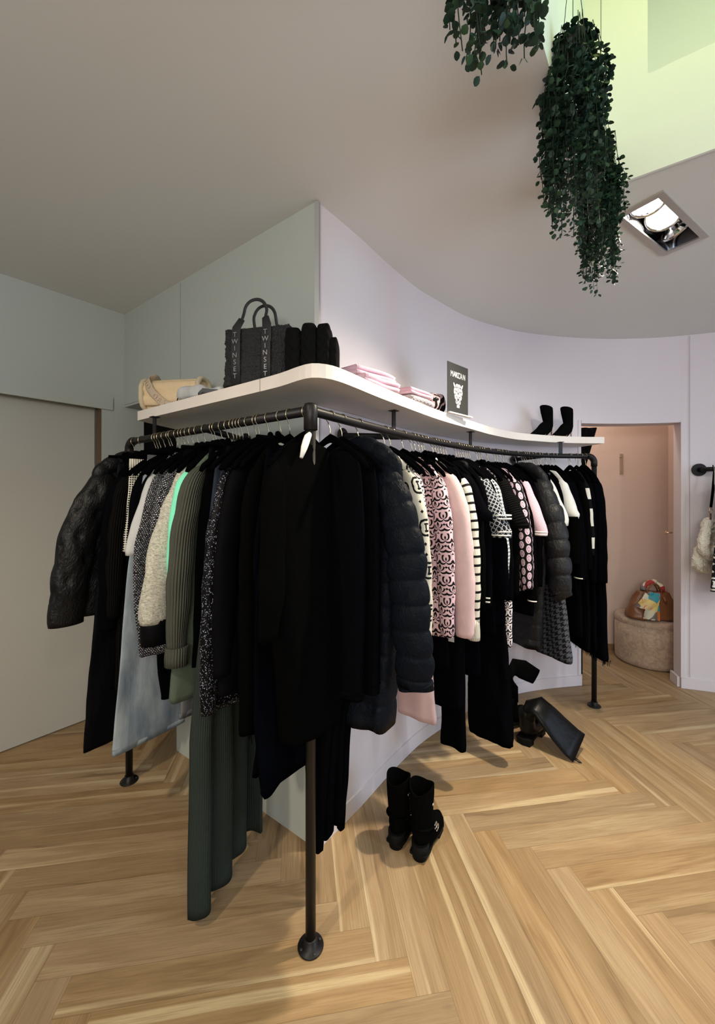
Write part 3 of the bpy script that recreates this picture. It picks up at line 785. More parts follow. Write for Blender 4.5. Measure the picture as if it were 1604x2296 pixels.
def build_top(g, r, sg):
    mt = MT[g['mat']]; seed = int(g['px'])
    loft(top_rows(g), mt, r, g.get('body', 'body'), sg, seed, g.get('amp', .011), puff=g.get('puff'), n=g.get('n', 36))
    ms = MT[g.get('smat', g['mat'])]
    for s in ((1, -1) if g.get('sleeves', 1) else ()):
        sl = tube(sleeve_path(g, s), ms, r, 'sleeve', sg, seed+s, puff=g.get('puff'), tufts=g.get('tufts') if s > 0 else None, n=g.get('ns', 20), step=.02)
        if g.get('cuff'):
            P = sleeve_path(g, s)[-1]; cm, ch, cr_ = g['cuff']
            ob = tube([(P[0]-s*.002, P[1], P[2]+.012, P[3]*cr_, P[4]*cr_*1.15), (P[0], P[1], P[2]-ch*.5, P[3]*cr_*1.03, P[4]*cr_*1.18), (P[0], P[1], P[2]-ch, P[3]*cr_, P[4]*cr_*1.12)], MT[cm], sl, 'cuff', sg, seed)
        if g.get('bands'):
            P = sleeve_path(g, s)[-1]
            for dz in g['bands']:
                z = P[2]+dz; a = P[3]*1.05; b = P[4]*1.1
                tube([(P[0], P[1], z+.0035, a, b), (P[0], P[1], z-.0035, a, b)], MT['white'], sl, 'white_band', sg, seed, amp=0, n=20, step=.01)
    if g.get('collar'):
        cm = MT[g['collar']]
        tube([(-.065, -.004, 1.585, .02, .02), (-.052, -.004, 1.620, .018, .018), (0, -.006, 1.636, .02, .02), (.052, -.004, 1.620, .018, .018), (.065, -.004, 1.585, .02, .02)], cm, r, 'collar', sg, seed, n=14)
    if g.get('neck'):
        tube([(.022, -.035, 1.645, .008, .006), (.045, -.045, 1.628, .014, .007), (.066, -.050, 1.595, .012, .007), (.078, -.050, 1.565, .005, .005)], MT['white'], r, 'white_lining', sg, seed, n=14)
    if g.get('hood'):
        hw = g.get('hw')
        tube([(-.12, .0, 1.575, .03, .02), (-.09, -.012, 1.622, .030, .022), (0, -.016, 1.640, .034, .024), (.085, -.014, 1.618, .038, .026), (.155, -.010, 1.56, .034, .024), (.175, -.006, 1.50, .02, .016)], MT[g['hood']], r, 'hood', sg, seed, n=16, puff=.06)
    if g.get('placket'):
        hem = g.get('hem', .2); m = MB()
        rw = top_rows(g)
        zt, zb_ = 1.50, g['zb']+.01
        m.sweep([(.02, -sg*(g.get('th', .034)/2+.004), zt), (.02, -sg*(g.get('th', .034)/2+.006), zb_)], (.009, .0025), 10); m.build('placket', MT[g['placket']], r)
def build_bottom(g, r, sg):
    mt = MT[g['mat']]; seed = int(g['px']); rows = g['rows']
    R = [(z, u0, u1, th, vo) for z, u0, u1, th, vo in rows]
    z0, u0, u1, th, vo = R[0]
    if g.get('legs'):
        # two legs, one behind the other along the rail
        zc = g.get('zc', z0-.30)
        k = [q for q in R if q[0] >= zc]
        loft(k+[(zc-.02, k[-1][1], k[-1][2], k[-1][3], k[-1][4])], mt, r, 'seat', sg, seed, .002, n=32)
        rest = [q for q in R if q[0] < zc]
        st_ = (zc+.01, k[-1][1], k[-1][2], k[-1][3]*.55, k[-1][4])
        for j, s in enumerate((-1, 1)):
            sh = g.get('shift', .03)*j
            rr = [(st_[0], st_[1], st_[2], st_[3], st_[4]+s*st_[3]*.45)]+[(z, a-sh*2, b-sh, t*.5, v+s*t*.27) for z, a, b, t, v in rest]
            z_, a_, b_, t_, v_ = rr[-1]; rr[-1] = (z_+g.get('ld', .012)*j, a_, b_, t_, v_)
            o = loft(rr, mt, r, 'trouser_leg', sg, seed+j, g.get('amp', .009), n=32)
            if g.get('hemm'):
                rr2 = [(z_+.02+g.get('ld', .012)*j, a_-.002, b_+.002, t_*1.15, v_), (z_-.002+g.get('ld', .012)*j, a_-.002, b_+.002, t_*1.15, v_)]
                loft(rr2, MT[g['hemm']], o, 'hem', sg, seed+j, g.get('amp', .009), n=32)
    else:
        loft(R, mt, r, g.get('body', 'panel'), sg, seed, g.get('amp', .010), n=44, puff=g.get('puff'))
    if g.get('waist'):
        a = z0; loft([(z0+.012, u0-.002, u1+.002, th*1.12, vo), (z0-.028, u0-.003, u1+.003, th*1.16, vo)], MT[g['waist']], r, 'waistband', sg, seed, 0, n=28)
def flare(zt, w0, zb, u0, u1, th=.03, vo=0, thb=None, cen=0):
    thb = thb or th*1.25
    return [(zt, cen-w0, cen+w0, th*.8, 0), (zt-.10, cen-w0-.012, cen+w0+.012, th, 0), (zt-.30, (cen-w0)*.7+u0*.3, (cen+w0)*.7+u1*.3, th, vo*.3), ((zt+zb)/2, (cen-w0)*.35+u0*.65, (cen+w0)*.35+u1*.65, (th+thb)/2, vo*.6), (zb+.02, u0, u1, thb, vo), (zb, u0, u1, thb*.94, vo)]
TOP, BOT = 'top', 'bottom'
# ---- left rail, from its far end to the corner
G('L', 303, 'puffer_jacket', 'jacket', 'black quilted puffer jacket', 'black quilted puffer jacket with gathered tufts, at the far left end of the rack', k=TOP, mat='quilt', hw=.20, us=.292, zs=.885, rs=.074, rc=.068, rv=.045, zb=.90, hem=.23, th=.03, puff=None, hood='quilt', ns=40, tufts=[(.10, 1.2, .018), (.19, .55, .018), (.20, 2.0, .018), (.31, 1.4, .018), (.37, .35, .018), (.41, 2.1, .018), (.50, 1.2, .018), (.57, .4, .018)])
G('L', 319, 'leather_trousers', 'trousers', 'flared black leather trousers', 'flared black leather trousers reaching low beside the sliding door', k=BOT, mat='leather', clip=1, legs=1, rows=flare(1.61, .11, .33, -.03, .255, .03))
G('L', 350, 'long_coat', 'coat', 'black coat next to the quilted puffer', 'plain black coat directly right of the quilted tufted puffer jacket', k=TOP, mat='black', hw=.20, us=.212, zs=.88, zb=.62, hem=.20)
G('L', 355, 'knit_coat', 'coat', 'brown-black ribbed coat', 'brown-black ribbed knit coat left of the light blue jeans', k=TOP, mat='brownk', hw=.185, us=.198, zs=.93, zb=.60, hem=.185, rs=.038)
G('L', 361, 'dotted_knit', 'knitwear', 'cream dotted knit', 'cream black-dotted knit strip with ribbed hem clipped above the light jeans', k=BOT, mat='dots', clip=1, rows=[(1.60, .02, .135, .02, 0), (1.45, .02, .145, .022, 0), (1.30, .02, .165, .024, 0), (1.21, .02, .175, .026, 0)], waist='cream')
G('L', 371, 'black_pullover', 'top', 'black top behind the light jeans', 'plain black top squeezed behind the light blue jeans', k=TOP, mat='black', hw=.15, us=.15, zs=1.1, zb=.95, hem=.15, rs=.03)
G('L', 382, 'jeans', 'jeans', 'light blue wide jeans', 'light blue wide-leg jeans with frayed hems hanging low on the left rail', k=BOT, mat='ljean', clip=1, legs=1, waist='gjean', hemm='ljean', ld=.0, shift=.012, rows=[(1.615, -.09, .10, .02, 0), (1.50, -.09, .125, .028, 0), (1.2, -.06, .18, .03, 0), (.8, -.05, .215, .034, 0), (.44, -.06, .245, .045, 0), (.415, -.06, .246, .045, 0)])
G('L', 387, 'black_pullover', 'top', 'black top beside the pale tee', 'plain black top between the light jeans and the pale short-sleeved tee', k=TOP, mat='blackk', hw=.14, us=.14, zs=1.15, zb=1.0, hem=.14, rs=.03)
G('L', 399, 'denim_shirt', 'shirt', 'pale denim short-sleeved shirt', 'pale denim shirt with wide short sleeve left of the sparkly knit', k=TOP, mat='sdenim', hw=.15, us=.188, zs=1.215, zb=1.0, hem=.15, rs=.032, rv=.028, rc=.038)
G('L', 408, 'black_trousers', 'trousers', 'narrow black trousers', 'narrow black trousers showing below the sparkly knit, right of the light jeans', k=BOT, mat='navy', clip=1, rows=[(1.6, -.09, .09, .02, 0), (1.2, -.06, .12, .03, 0), (.8, -.04, .11, .03, 0), (.62, -.02, .09, .03, 0), (.60, -.02, .09, .03, 0)])
G('L', 415, 'black_pullover', 'top', 'black top left of the sparkly knit', 'plain black top pressed just left of the sparkly black-and-white knit skirt', k=TOP, mat='black', hw=.13, us=.13, zs=1.2, zb=1.0, hem=.13, rs=.03)
G('L', 423, 'knit_skirt', 'skirt', 'sparkly black-and-white knit skirt', 'long sparkly black-and-white knit skirt on a clip hanger, ragged hem', k=BOT, mat='tweed', clip=1, jag=.006, rows=[(1.63, -.05, .075, .024, 0), (1.5, -.07, .160, .028, 0), (1.35, -.09, .200, .03, 0), (1.22, -.09, .228, .032, 0), (.95, -.09, .215, .034, 0), (.84, -.08, .205, .036, 0), (.825, -.08, .203, .034, 0)])
G('L', 434, 'black_cardigan', 'cardigan', 'black cardigan between sparkly knits', 'black cardigan wedged between the sparkly skirt and the sparkly jacket', k=TOP, mat='blackk', hw=.15, us=.15, zs=1.0, zb=.90, hem=.15, rs=.03)
G('L', 445, 'black_blazer', 'blazer', 'black blazer with tapered tail', 'black blazer whose tapered tail hangs below the grey wool coat', k=TOP, mat='navy', hw=.16, us=.16, zs=.95, zb=.66, hem=.12, hemin=0.0, rs=.03, collar='blackk')
G('L', 461, 'tweed_jacket', 'jacket', 'sparkly black-and-white jacket', 'sparkly black-and-white knit jacket left of the heather grey coat', k=TOP, mat='tweed', hw=.205, us=.215, zs=1.02, zb=.95, hem=.20, rs=.035, placket='satin')
G('L', 479, 'wool_coat', 'coat', 'heather grey wool coat', 'heather grey wool coat with a wide sleeve and dark leather cuff', k=TOP, mat='wool', hw=.155, us=.236, zs=1.01, zb=.93, hem=.17, rs=.062, rv=.04, rc=.062, cuff=('leather', .075, .93), ns=28)
G('L', 485, 'grey_jeans', 'jeans', 'grey denim jeans', 'grey denim jeans whose hem shows left of the green corduroy trousers', k=BOT, mat='gjean', clip=1, legs=1, rows=flare(1.60, .08, .635, -.06, .155, .024), hemm='gjean', zc=1.3)
G('L', 499, 'mint_top', 'top', 'mint green top', 'bright mint green top between the grey wool coat and the olive cardigan', k=TOP, mat='mint', hw=.20, us=.20, zs=1.16, zb=1.04, hem=.17, rs=.034, rv=.026)
G('L', 513, 'cardigan', 'cardigan', 'olive grey cardigan', 'olive grey ribbed cardigan with turned-back cuff and mohair tail', k=TOP, mat='cardf', smat='cardg', hw=.195, us=.222, zs=.93, zb=.745, hem=.235, hemin=.02, rs=.044, rv=.03, cuff=('cardg', .05, 1.22))
G('L', 524, 'black_trousers', 'trousers', 'black trousers beside the olive cardigan', 'black trousers on a clip hanger just right of the olive cardigan', k=BOT, mat='black', clip=1, rows=[(1.62, -.09, .10, .02, 0), (1.3, -.09, .15, .026, 0), (.85, -.06, .165, .028, 0)], waist='satin')
G('L', 531, 'corduroy_trousers', 'trousers', 'dark green corduroy trousers', 'dark green wide corduroy trousers hanging almost down to the floor', k='zig', mat='cord', clip=1, zc=1.25, ld=.0, shift=.03, amp=.022, rows=[(1.60, -.09, .09, .02, 0), (1.3, -.10, .13, .026, 0), (.9, -.12, .170, .04, 0), (.5, -.14, .188, .06, 0), (.07, -.15, .195, .075, 0), (.045, -.145, .190, .07, 0)])
G('L', 538, 'denim_shirt', 'shirt', 'dark denim shirt by the corduroys', 'dark blue denim shirt above the dark green corduroy trousers', k=BOT, mat='djean', clip=0, rows=[(1.59, -.09, .10, .02, 0), (1.4, -.09, .125, .024, 0), (1.15, -.08, .155, .026, 0)])
G('L', 545, 'denim_jeans', 'jeans', 'dark denim jeans', 'dark blue denim jeans clipped left of the black sequin dress', k=BOT, mat='djean', clip=1, waist='leather', rows=[(1.62, -.08, .08, .02, 0), (1.4, -.08, .115, .024, 0), (1.12, -.08, .135, .026, 0), (1.1, -.08, .135, .024, 0)])
G('L', 558, 'black_dress', 'dress', 'black dress beside the sequin dress', 'plain black dress hanging immediately left of the black sequin dress', k=TOP, mat='black', hw=.13, us=.14, zs=1.0, zb=.80, hem=.17, rs=.03)
G('L', 575, 'sequin_dress', 'dress', 'black sequin dress', 'black sequin dress with glittering sleeve edge near the rack corner', k=TOP, mat='sequin', hw=.165, us=.205, zs=.76, zb=.75, hem=.205, rs=.036, th=.026)
G('L', 582, 'black_coat', 'coat', 'black coat behind the satin coat', 'matt black coat tucked between sequin dress and satin-edged coat', k=TOP, mat='velvet', hw=.155, us=.165, zs=.9, zb=.84, hem=.17, rs=.03)
G('L', 603, 'black_coat', 'coat', 'black satin-edged coat', 'black coat with fine satin front edge right of the sequin dress', k=TOP, mat='satin', hw=.18, us=.205, zs=.90, zb=.83, hem=.21, rs=.04, placket='black')
G('L', 630, 'fringed_shawl', 'shawl', 'black shawl with tassels', 'black shawl with tasselled end above the dark green corduroys', k=TOP, mat='velvet', hw=.15, us=.155, zs=.72, zb=.70, hem=.14, rs=.036, fringe=.03)
G('L', 650, 'wide_skirt', 'skirt', 'wide black skirt', 'wide black skirt with rounded hems left of the corner post', k=BOT, mat='navy', clip=1, legs=1, amp=.02, zc=1.2, ld=.05, shift=.03, rows=[(1.60, -.09, .10, .02, 0), (1.3, -.10, .15, .026, 0), (.9, -.11, .16, .04, 0), (.56, -.11, .155, .07, 0), (.53, -.09, .135, .06, 0)])
G('L', 687, 'velvet_coat', 'coat', 'black velvet coat', 'long black velvet coat hanging right at the corner post', k=TOP, mat='velvet', hw=.19, us=.20, zs=1.05, zb=.69, hem=.10, hemin=-.13, rs=.045, th=.085, thb=.10, lean=-.01, vs=-.04, neck=1)
# ---- curved rail, from the corner outwards
G('R', 741, 'black_jumpsuit', 'jumpsuit', 'black jumpsuit by the corner post', 'black jumpsuit with long narrow legs just right of the corner post', k=BOT, mat='black', legs=1, zc=.80, ld=.10, shift=.0, rows=[(1.60, -.05, .06, .02, 0), (1.55, -.14, .12, .03, 0), (1.2, -.16, .14, .05, 0), (.85, -.15, .13, .06, 0), (.72, -.10, .03, .09, 0), (.26, -.065, -.015, .085, 0), (.235, -.06, -.02, .07, 0)])
G('R', 767, 'black_jumpsuit', 'jumpsuit', 'black jumpsuit by the long puffer coat', 'black jumpsuit with narrow legs just left of the long puffer coat', k=BOT, mat='black', legs=1, zc=.80, ld=-.03, shift=0, rows=[(1.61, -.05, .06, .02, 0), (1.56, -.15, .13, .03, 0), (1.3, -.16, .155, .05, 0), (.85, -.15, .15, .06, 0), (.72, -.10, .04, .07, 0), (.30, -.03, .005, .06, 0), (.28, -.025, .0, .05, 0)])
G('R', 805, 'long_puffer_coat', 'coat', 'navy-black long puffer coat', 'navy-black long puffer coat with horizontal quilting, right of the corner', k=TOP, mat='puffn', hw=.185, us=.255, zs=.815, rs=.074, rv=.05, rc=.070, zb=.65, hem=.17, hemin=-.16, th=.06, thb=.15, lean=-.04, puff=.082, hood='puffn', ns=30, vs=-.03)
G('R', 863, 'lettered_coat', 'coat', 'cream lettered wool coat', 'cream woollen coat with big black knitted letters beside the puffer coat', k=TOP, mat='letter', hw=.165, us=.188, zs=.82, zb=.80, hem=.17, rs=.040, rv=.028, th=.04)
G('R', 876, 'black_pullover', 'top', 'black top by the lettered coat', 'black top hidden between the cream lettered coat and dusty pink trousers', k=TOP, mat='black', hw=.13, us=.13, zs=1.2, zb=1.0, hem=.13, rs=.03)
G('R', 904, 'print_blouse', 'blouse', 'black-and-white print blouse', 'black-and-white print blouse peeping out left of the clipped pink trousers', k=TOP, mat='leafk', hw=.10, us=.10, zs=1.3, zb=1.1, hem=.10, rs=.03)
G('R', 924, 'pink_trousers', 'trousers', 'dusty pink trousers', 'dusty pink wide trousers on a clip hanger, pressed crease down the front', k=BOT, mat='pink', clip=1, waist='pink', rows=[(1.615, -.11, .045, .024, 0), (1.45, -.11, .055, .03, 0), (1.0, -.09, .075, .034, 0), (.46, -.07, .125, .05, 0), (.435, -.07, .126, .05, 0)], amp=.006)
G('R', 932, 'leaf_print_top', 'blouse', 'pink and black leaf-print blouse', 'pink blouse with black leaf print and long sleeve', k=TOP, mat='leaf', hw=.15, us=.168, zs=.83, zb=.82, hem=.15, rs=.042, rv=.028, th=.04)
G('R', 941, 'black_skirt', 'skirt', 'black skirt under the leaf print', 'short black skirt end showing below the pink leaf-print blouse', k=BOT, mat='black', clip=1, rows=flare(1.60, .09, .66, -.02, .155, .028))
G('R', 948, 'pink_blazer', 'blazer', 'dusty pink blazer', 'dusty pink blazer with smooth long sleeve right of the leaf print', k=TOP, mat='pink', hw=.195, us=.222, zs=.825, zb=.83, hem=.18, rs=.054, rv=.036, rc=.042, th=.04)
G('R', 953, 'olive_blouse', 'blouse', 'grey-olive blouse', 'grey-olive blouse sliver tucked behind the dusty pink blazer', k=TOP, mat='olive', hw=.20, us=.205, zs=1.2, zb=1.0, hem=.15, rs=.03, collar='white')
G('R', 972, 'black_dress', 'dress', 'long black dress by the pink blazer', 'long black dress with a hanging white price tag below the pink blazer', k=BOT, mat='black', rows=[(1.60, -.06, .06, .02, 0), (1.54, -.15, .15, .03, 0), (1.2, -.14, .16, .03, 0), (.8, -.05, .15, .05, 0), (.45, -.02, .16, .07, 0), (.42, -.02, .155, .06, 0)], tagc=1)
G('R', 978, 'striped_sweater', 'sweater', 'white sweater with black stripes', 'white sweater with narrow black stripes and plain white cuff', k=TOP, mat='stripe', hw=.195, us=.212, zs=.86, zb=.84, hem=.18, rs=.040, rv=.028, cuff=('cream', .085, 1.0))
G('R', 984, 'black_trousers', 'trousers', 'black trousers left of the wide pair', 'black straight trousers whose hem hangs left of the widest black pair', k=BOT, mat='black', clip=1, rows=[(1.6, -.09, .09, .02, 0), (1.2, -.07, .12, .026, 0), (.7, .0, .14, .03, 0), (.22, .02, .15, .06, 0), (.20, .02, .148, .05, 0)])
G('R', 990, 'black_tee', 't-shirt', 'black short-sleeved tee', 'black short-sleeved tee right of the striped white sweater', k=TOP, mat='black', hw=.20, us=.232, zs=1.33, zb=1.0, hem=.19, rs=.052, rv=.034, rc=.052)
G('R', 996, 'black_knit', 'sweater', 'black ribbed sweater', 'black ribbed sweater just right of the black short-sleeved tee', k=TOP, mat='blackk', hw=.185, us=.205, zs=.92, zb=.92, hem=.18, rs=.036)
G('R', 1002, 'black_dress', 'dress', 'black dress left of ring-pattern cardigan', 'long black dress second garment right of the black tee', k=TOP, mat='navy', hw=.185, us=.20, zs=.9, zb=.55, hem=.19, rs=.034)
G('R', 1024, 'black_cardigan', 'cardigan', 'black cardigan with white cuff bands', 'black cardigan with two thin white cuff bands, left of the ring pattern', k=TOP, mat='black', hw=.18, us=.185, zs=.88, zb=.85, hem=.17, rs=.034, bands=(.03, .05), collar='leather')
G('R', 1030, 'ring_cardigan', 'cardigan', 'navy ring-pattern cardigan', 'navy cardigan with white ring pattern and double white sleeve bands', k=TOP, mat='rings', hw=.185, us=.232, zs=1.24, zb=1.0, hem=.17, rs=.055, rv=.045, rc=.062, bands=(.012, .03, .095, .112), th=.04)
G('R', 1035, 'black_jacket', 'jacket', 'black jacket by the ring cardigan', 'plain black jacket directly right of the ring-pattern cardigan', k=TOP, mat='navy', hw=.19, us=.235, zs=.92, zb=.72, hem=.20, rs=.05)
G('R', 1040, 'black_pullover', 'top', 'black top left of the houndstooth', 'thin black top second from the houndstooth blouse', k=TOP, mat='blackk', hw=.17, us=.18, zs=1.0, zb=.9, hem=.17, rs=.03)
G('R', 1046, 'houndstooth_blouse', 'blouse', 'fine houndstooth blouse', 'black-and-white fine houndstooth blouse with long slim sleeve', k=TOP, mat='hound', hw=.20, us=.222, zs=1.02, zb=1.0, hem=.17, rs=.040, rv=.032, th=.04)
G('R', 1050, 'black_coat', 'coat', 'black coat by the houndstooth blouse', 'black coat just right of the fine houndstooth blouse', k=TOP, mat='black', hw=.195, us=.23, zs=.9, zb=.75, hem=.215, rs=.045)
G('R', 1055, 'wide_trousers', 'trousers', 'very wide black trousers', 'very wide black trousers with the lowest hem on the curved rail', k=BOT, mat='black', clip=1, amp=.015, rows=[(1.6, -.09, .10, .02, 0), (1.2, -.08, .15, .03, 0), (.7, -.02, .21, .05, 0), (.14, .0, .25, .09, 0), (.115, .0, .25, .08, 0)], waist='satin')
G('R', 1071, 'print_dress', 'dress', 'black dress with white leaf print', 'black dress with white leaf print peeping out below the pleated sleeve', k=TOP, mat='leafk', hw=.17, us=.20, zs=.62, zb=.58, hem=.20, rs=.030, rv=.022)
G('R', 1076, 'pleated_blouse', 'blouse', 'black pleated blouse', 'black blouse with horizontally pleated cape sleeve', k=TOP, mat='pleat', hw=.19, us=.232, zs=1.275, zb=1.0, hem=.19, rs=.056, rv=.05, rc=.07, th=.036)
G('R', 1081, 'velvet_dress', 'dress', 'black velvet dress by the pleated blouse', 'black velvet dress right behind the pleated cape sleeve', k=TOP, mat='velvet', hw=.18, us=.215, zs=.9, zb=.80, hem=.205, rs=.036)
G('R', 1095, 'black_blazer', 'blazer', 'black blazer left of the ornament dress', 'black blazer immediately left of the pink ornament print dress', k=TOP, mat='black', hw=.17, us=.17, zs=.95, zb=.85, hem=.16, rs=.03)
G('R', 1111, 'ornament_dress', 'dress', 'black dress with pink ornaments', 'black dress printed with rows of pink oval ornaments', k=TOP, mat='oval', hw=.185, us=.222, zs=.92, zb=.90, hem=.20, rs=.046, rv=.036, th=.05)
G('R', 1116, 'velvet_blazer', 'blazer', 'black velvet blazer', 'black velvet blazer with white cuff edge beside the oval ornament dress', k=TOP, mat='velvet', hw=.19, us=.235, zs=.84, zb=.84, hem=.21, rs=.038, bands=(.008,))
G('R', 1122, 'black_pullover', 'top', 'black top left of the pink mini print', 'thin black top just left of the pink mini-print blouse', k=TOP, mat='black', hw=.15, us=.15, zs=1.1, zb=.9, hem=.15, rs=.03)
G('R', 1130, 'mini_print_blouse', 'blouse', 'pink mini-print blouse', 'pink and white mini-print blouse with striped short sleeve cuff', k=TOP, mat='pinks', hw=.195, us=.243, zs=1.22, zb=.94, hem=.20, rs=.042, rv=.036, rc=.046, bands=(.008, .022), th=.04)
G('R', 1135, 'black_pullover', 'top', 'black top by the pink mini print', 'black ribbed top between pink mini-print blouse and charcoal puffer', k=TOP, mat='blackk', hw=.15, us=.15, zs=1.1, zb=.9, hem=.15, rs=.03)
G('R', 1158, 'black_dress', 'dress', 'black dress left of the charcoal puffer', 'black dress hanging just left of the charcoal hooded puffer', k=TOP, mat='black', hw=.16, us=.18, zs=.9, zb=.70, hem=.13, rs=.03)
G('R', 1173, 'hooded_puffer_coat', 'coat', 'charcoal hooded puffer coat', 'charcoal hooded down coat with round metal ring emblem', k=TOP, mat='puffg', hw=.20, us=.285, zs=.87, zb=.49, hem=.13, hemin=-.10, rs=.074, rv=.06, rc=.066, th=.06, thb=.09, puff=.10, hood='puffg', ns=30, vs=-.02, ring=1)
G('R', 1178, 'lurex_top', 'top', 'black glitter top', 'black top with glittering specks right of the charcoal puffer hood', k=TOP, mat='floral', hw=.15, us=.15, zs=1.3, zb=1.2, hem=.14, rs=.03)
G('R', 1183, 'black_pullover', 'top', 'black top by the white sleeve', 'black top between the glitter top and the slim white shirt', k=TOP, mat='black', hw=.17, us=.18, zs=1.1, zb=.9, hem=.17, rs=.03)
G('R', 1191, 'white_shirt', 'shirt', 'slim white shirt', 'slim white shirt showing one narrow sleeve right of the charcoal puffer', k=TOP, mat='white', hw=.215, us=.262, zs=1.27, zb=1.1, hem=.18, rs=.034, rv=.03, th=.03)
G('R', 1197, 'black_knit', 'sweater', 'black sweater by the white shirt', 'black sweater directly right of the slim white shirt', k=TOP, mat='blackk', hw=.19, us=.23, zs=1.0, zb=.92, hem=.18, rs=.035)
G('R', 1207, 'boucle_skirt', 'skirt', 'large houndstooth skirt', 'long navy skirt with large grey houndstooth weave', k=BOT, mat='boucle', clip=1, amp=.012, rows=[(1.60, -.09, .10, .02, 0), (1.2, -.08, .14, .03, 0), (.9, -.08, .20, .05, 0), (.45, -.08, .265, .08, 0), (.42, -.08, .265, .075, 0)])
G('R', 1213, 'black_pullover', 'top', 'black top by the lace blouse', 'black top just left of the white lace-edged blouse', k=TOP, mat='black', hw=.18, us=.20, zs=1.0, zb=.9, hem=.18, rs=.03)
G('R', 1226, 'lace_blouse', 'blouse', 'white and black lace blouse', 'white blouse with black lace lower sleeve', k=TOP, mat='white', hw=.20, us=.232, zs=1.31, zb=1.2, hem=.17, rs=.040, rv=.034, rc=.044, cuff=('velvet', .28, 1.02), th=.036, lace=1)
G('R', 1238, 'black_blazer', 'blazer', 'black blazer by the lace blouse', 'black blazer with white cuff piping right of the lace blouse', k=TOP, mat='black', hw=.20, us=.245, zs=.93, zb=.80, hem=.22, rs=.045, bands=(.01,))
G('R', 1246, 'black_coat', 'coat', 'black coat between two blazers', 'black knee-length coat second to the right of the lace blouse', k=TOP, mat='black', hw=.20, us=.25, zs=.93, zb=.55, hem=.24, rs=.04)
G('R', 1277, 'ribbed_coat', 'coat', 'long black ribbed coat', 'long black ribbed coat left of the black-and-white block sweater', k=TOP, mat='blackk', hw=.19, us=.225, zs=.98, zb=.46, hem=.23, rs=.045)
G('R', 1280, 'block_sweater', 'sweater', 'black sweater with white blocks', 'black sweater with white rectangular blocks near the rack end', k=TOP, mat='block', hw=.205, us=.225, zs=1.08, zb=1.0, hem=.22, rs=.038, th=.04)
G('R', 1293, 'black_coat', 'coat', 'black coat by the block sweater', 'long black coat just right of the black-and-white block sweater', k=TOP, mat='black', hw=.19, us=.20, zs=.9, zb=.45, hem=.21, rs=.034, fringe=.03)
G('R', 1304, 'black_coat', 'coat', 'black coat second from the end', 'long black coat, second from the right end of the rack', k=TOP, mat='navy', hw=.195, us=.21, zs=.9, zb=.43, hem=.23, rs=.036)
G('R', 1314, 'fringed_coat', 'coat', 'black coat with fringed hem', 'long black coat with fringed hem at the very right end', k=TOP, mat='black', hw=.195, us=.215, zs=.90, zb=.40, hem=.235, hemin=-.12, rs=.04, thb=.07, fringe=.03)

def block_mat():
    q = NT('black_white_block_knit'); _, x, y, z = q.obj()
    def rng(a, b): return q.M('MULTIPLY', q.M('GREATER_THAN', z, a), q.M('LESS_THAN', z, b))
    w = q.M('MAXIMUM', q.M('MAXIMUM', rng(1.43, 1.50), rng(1.26, 1.37)), rng(1.12, 1.19))
    f = q.M('MULTIPLY', w, q.M('GREATER_THAN', x, .12)); wrinkle(q, .3)
    return q.fin(q.mix(f, BK, S(215, 210, 198)), .9, .1)
MT['block'] = block_mat()

protos[0] = make_hanger(False, 'black hangers on the rack'); protos[1] = make_hanger(True, 'black clip hangers on the rack')
used = {0: False, 1: False}
rj = random.Random(3)
for g in GARMENTS:
    P, d = hitrail(g['rail'], g['px'])
    n = Vector((-.592, -.806)) if g['rail'] == 'L' else Vector((d.y, -d.x))
    sg = -1 if g['rail'] == 'L' else 1
    rz = math.atan2(n.y, n.x)
    rzj = rz+rj.uniform(-.035, .035)
    zb = g.get('zb') or min(r_[0] for r_ in g['rows'])
    root = empty(g['name'], (P.x, P.y, zb), rzj, g['label'], g['cat'], None)
    {TOP: build_top, BOT: build_bottom, 'zig': build_zig}[g['k']](g, root, sg)
    if g.get('fringe'):
        m = MB(); hem = g.get('hem', .2); hi = g.get('hemin', -hem); rr = random.Random(int(g['px'])); tb = g.get('thb', .045)
        N = 110 if hem > .2 else 60
        for i in range(N):
            u = hi+(hem-hi)*rr.random(); v = (rr.random()-.5)*tb*.9; L_ = g['fringe']*rr.uniform(.6, 1.2)
            m.sweep([(u, sg*v, zb+.008), (u+rr.uniform(-.004, .004), sg*(v+rr.uniform(-.004, .004)), zb-L_)], [.0016, .0007], 5)
        f = m.build('fringe', MT[g['mat']], root); f['kind'] = 'stuff'
    if g.get('tagc'):
        m = MB(); m.box((.12, -.045, .80), (.034, .0008, .085), .15); t = m.build('price_tag', MT['tagp'], root); t['label'] = 'white price tag'
        text_mesh('A', .03, MT['black'], t, Matrix.Translation((.12, -.0458, .82)) @ Matrix.Rotation(.15, 4, 'Z') @ Matrix.Rotation(PI/2, 4, 'X'), 'tag_print')
    if g.get('ring'):
        m = MB(); c = Vector((.145, -.075, .93)); 
        m.sweep([c+Vector((.026*cos(a*PI/14), -.002, .026*sin(a*PI/14))) for a in range(29)], .004, 8, up=Vector((0, 1, 0)))
        t = m.build('ring_emblem', MT['chrome'], root); t['label'] = 'round metal ring emblem'
    for ch in root.children: ch.location.z -= zb
    k = 1 if g.get('clip') else 0
    h = protos[k] if not used[k] else copy_tree(protos[k]); used[k] = True
    h.location = (P.x, P.y, RZ-.0025); h.rotation_euler = (0, 0, rz+(PI if g['rail'] == 'R' else 0)+rj.uniform(-.10, .10))
    h['label'] = ('black clip hanger' if k else 'black padded hanger')+' carrying the '+g['short']
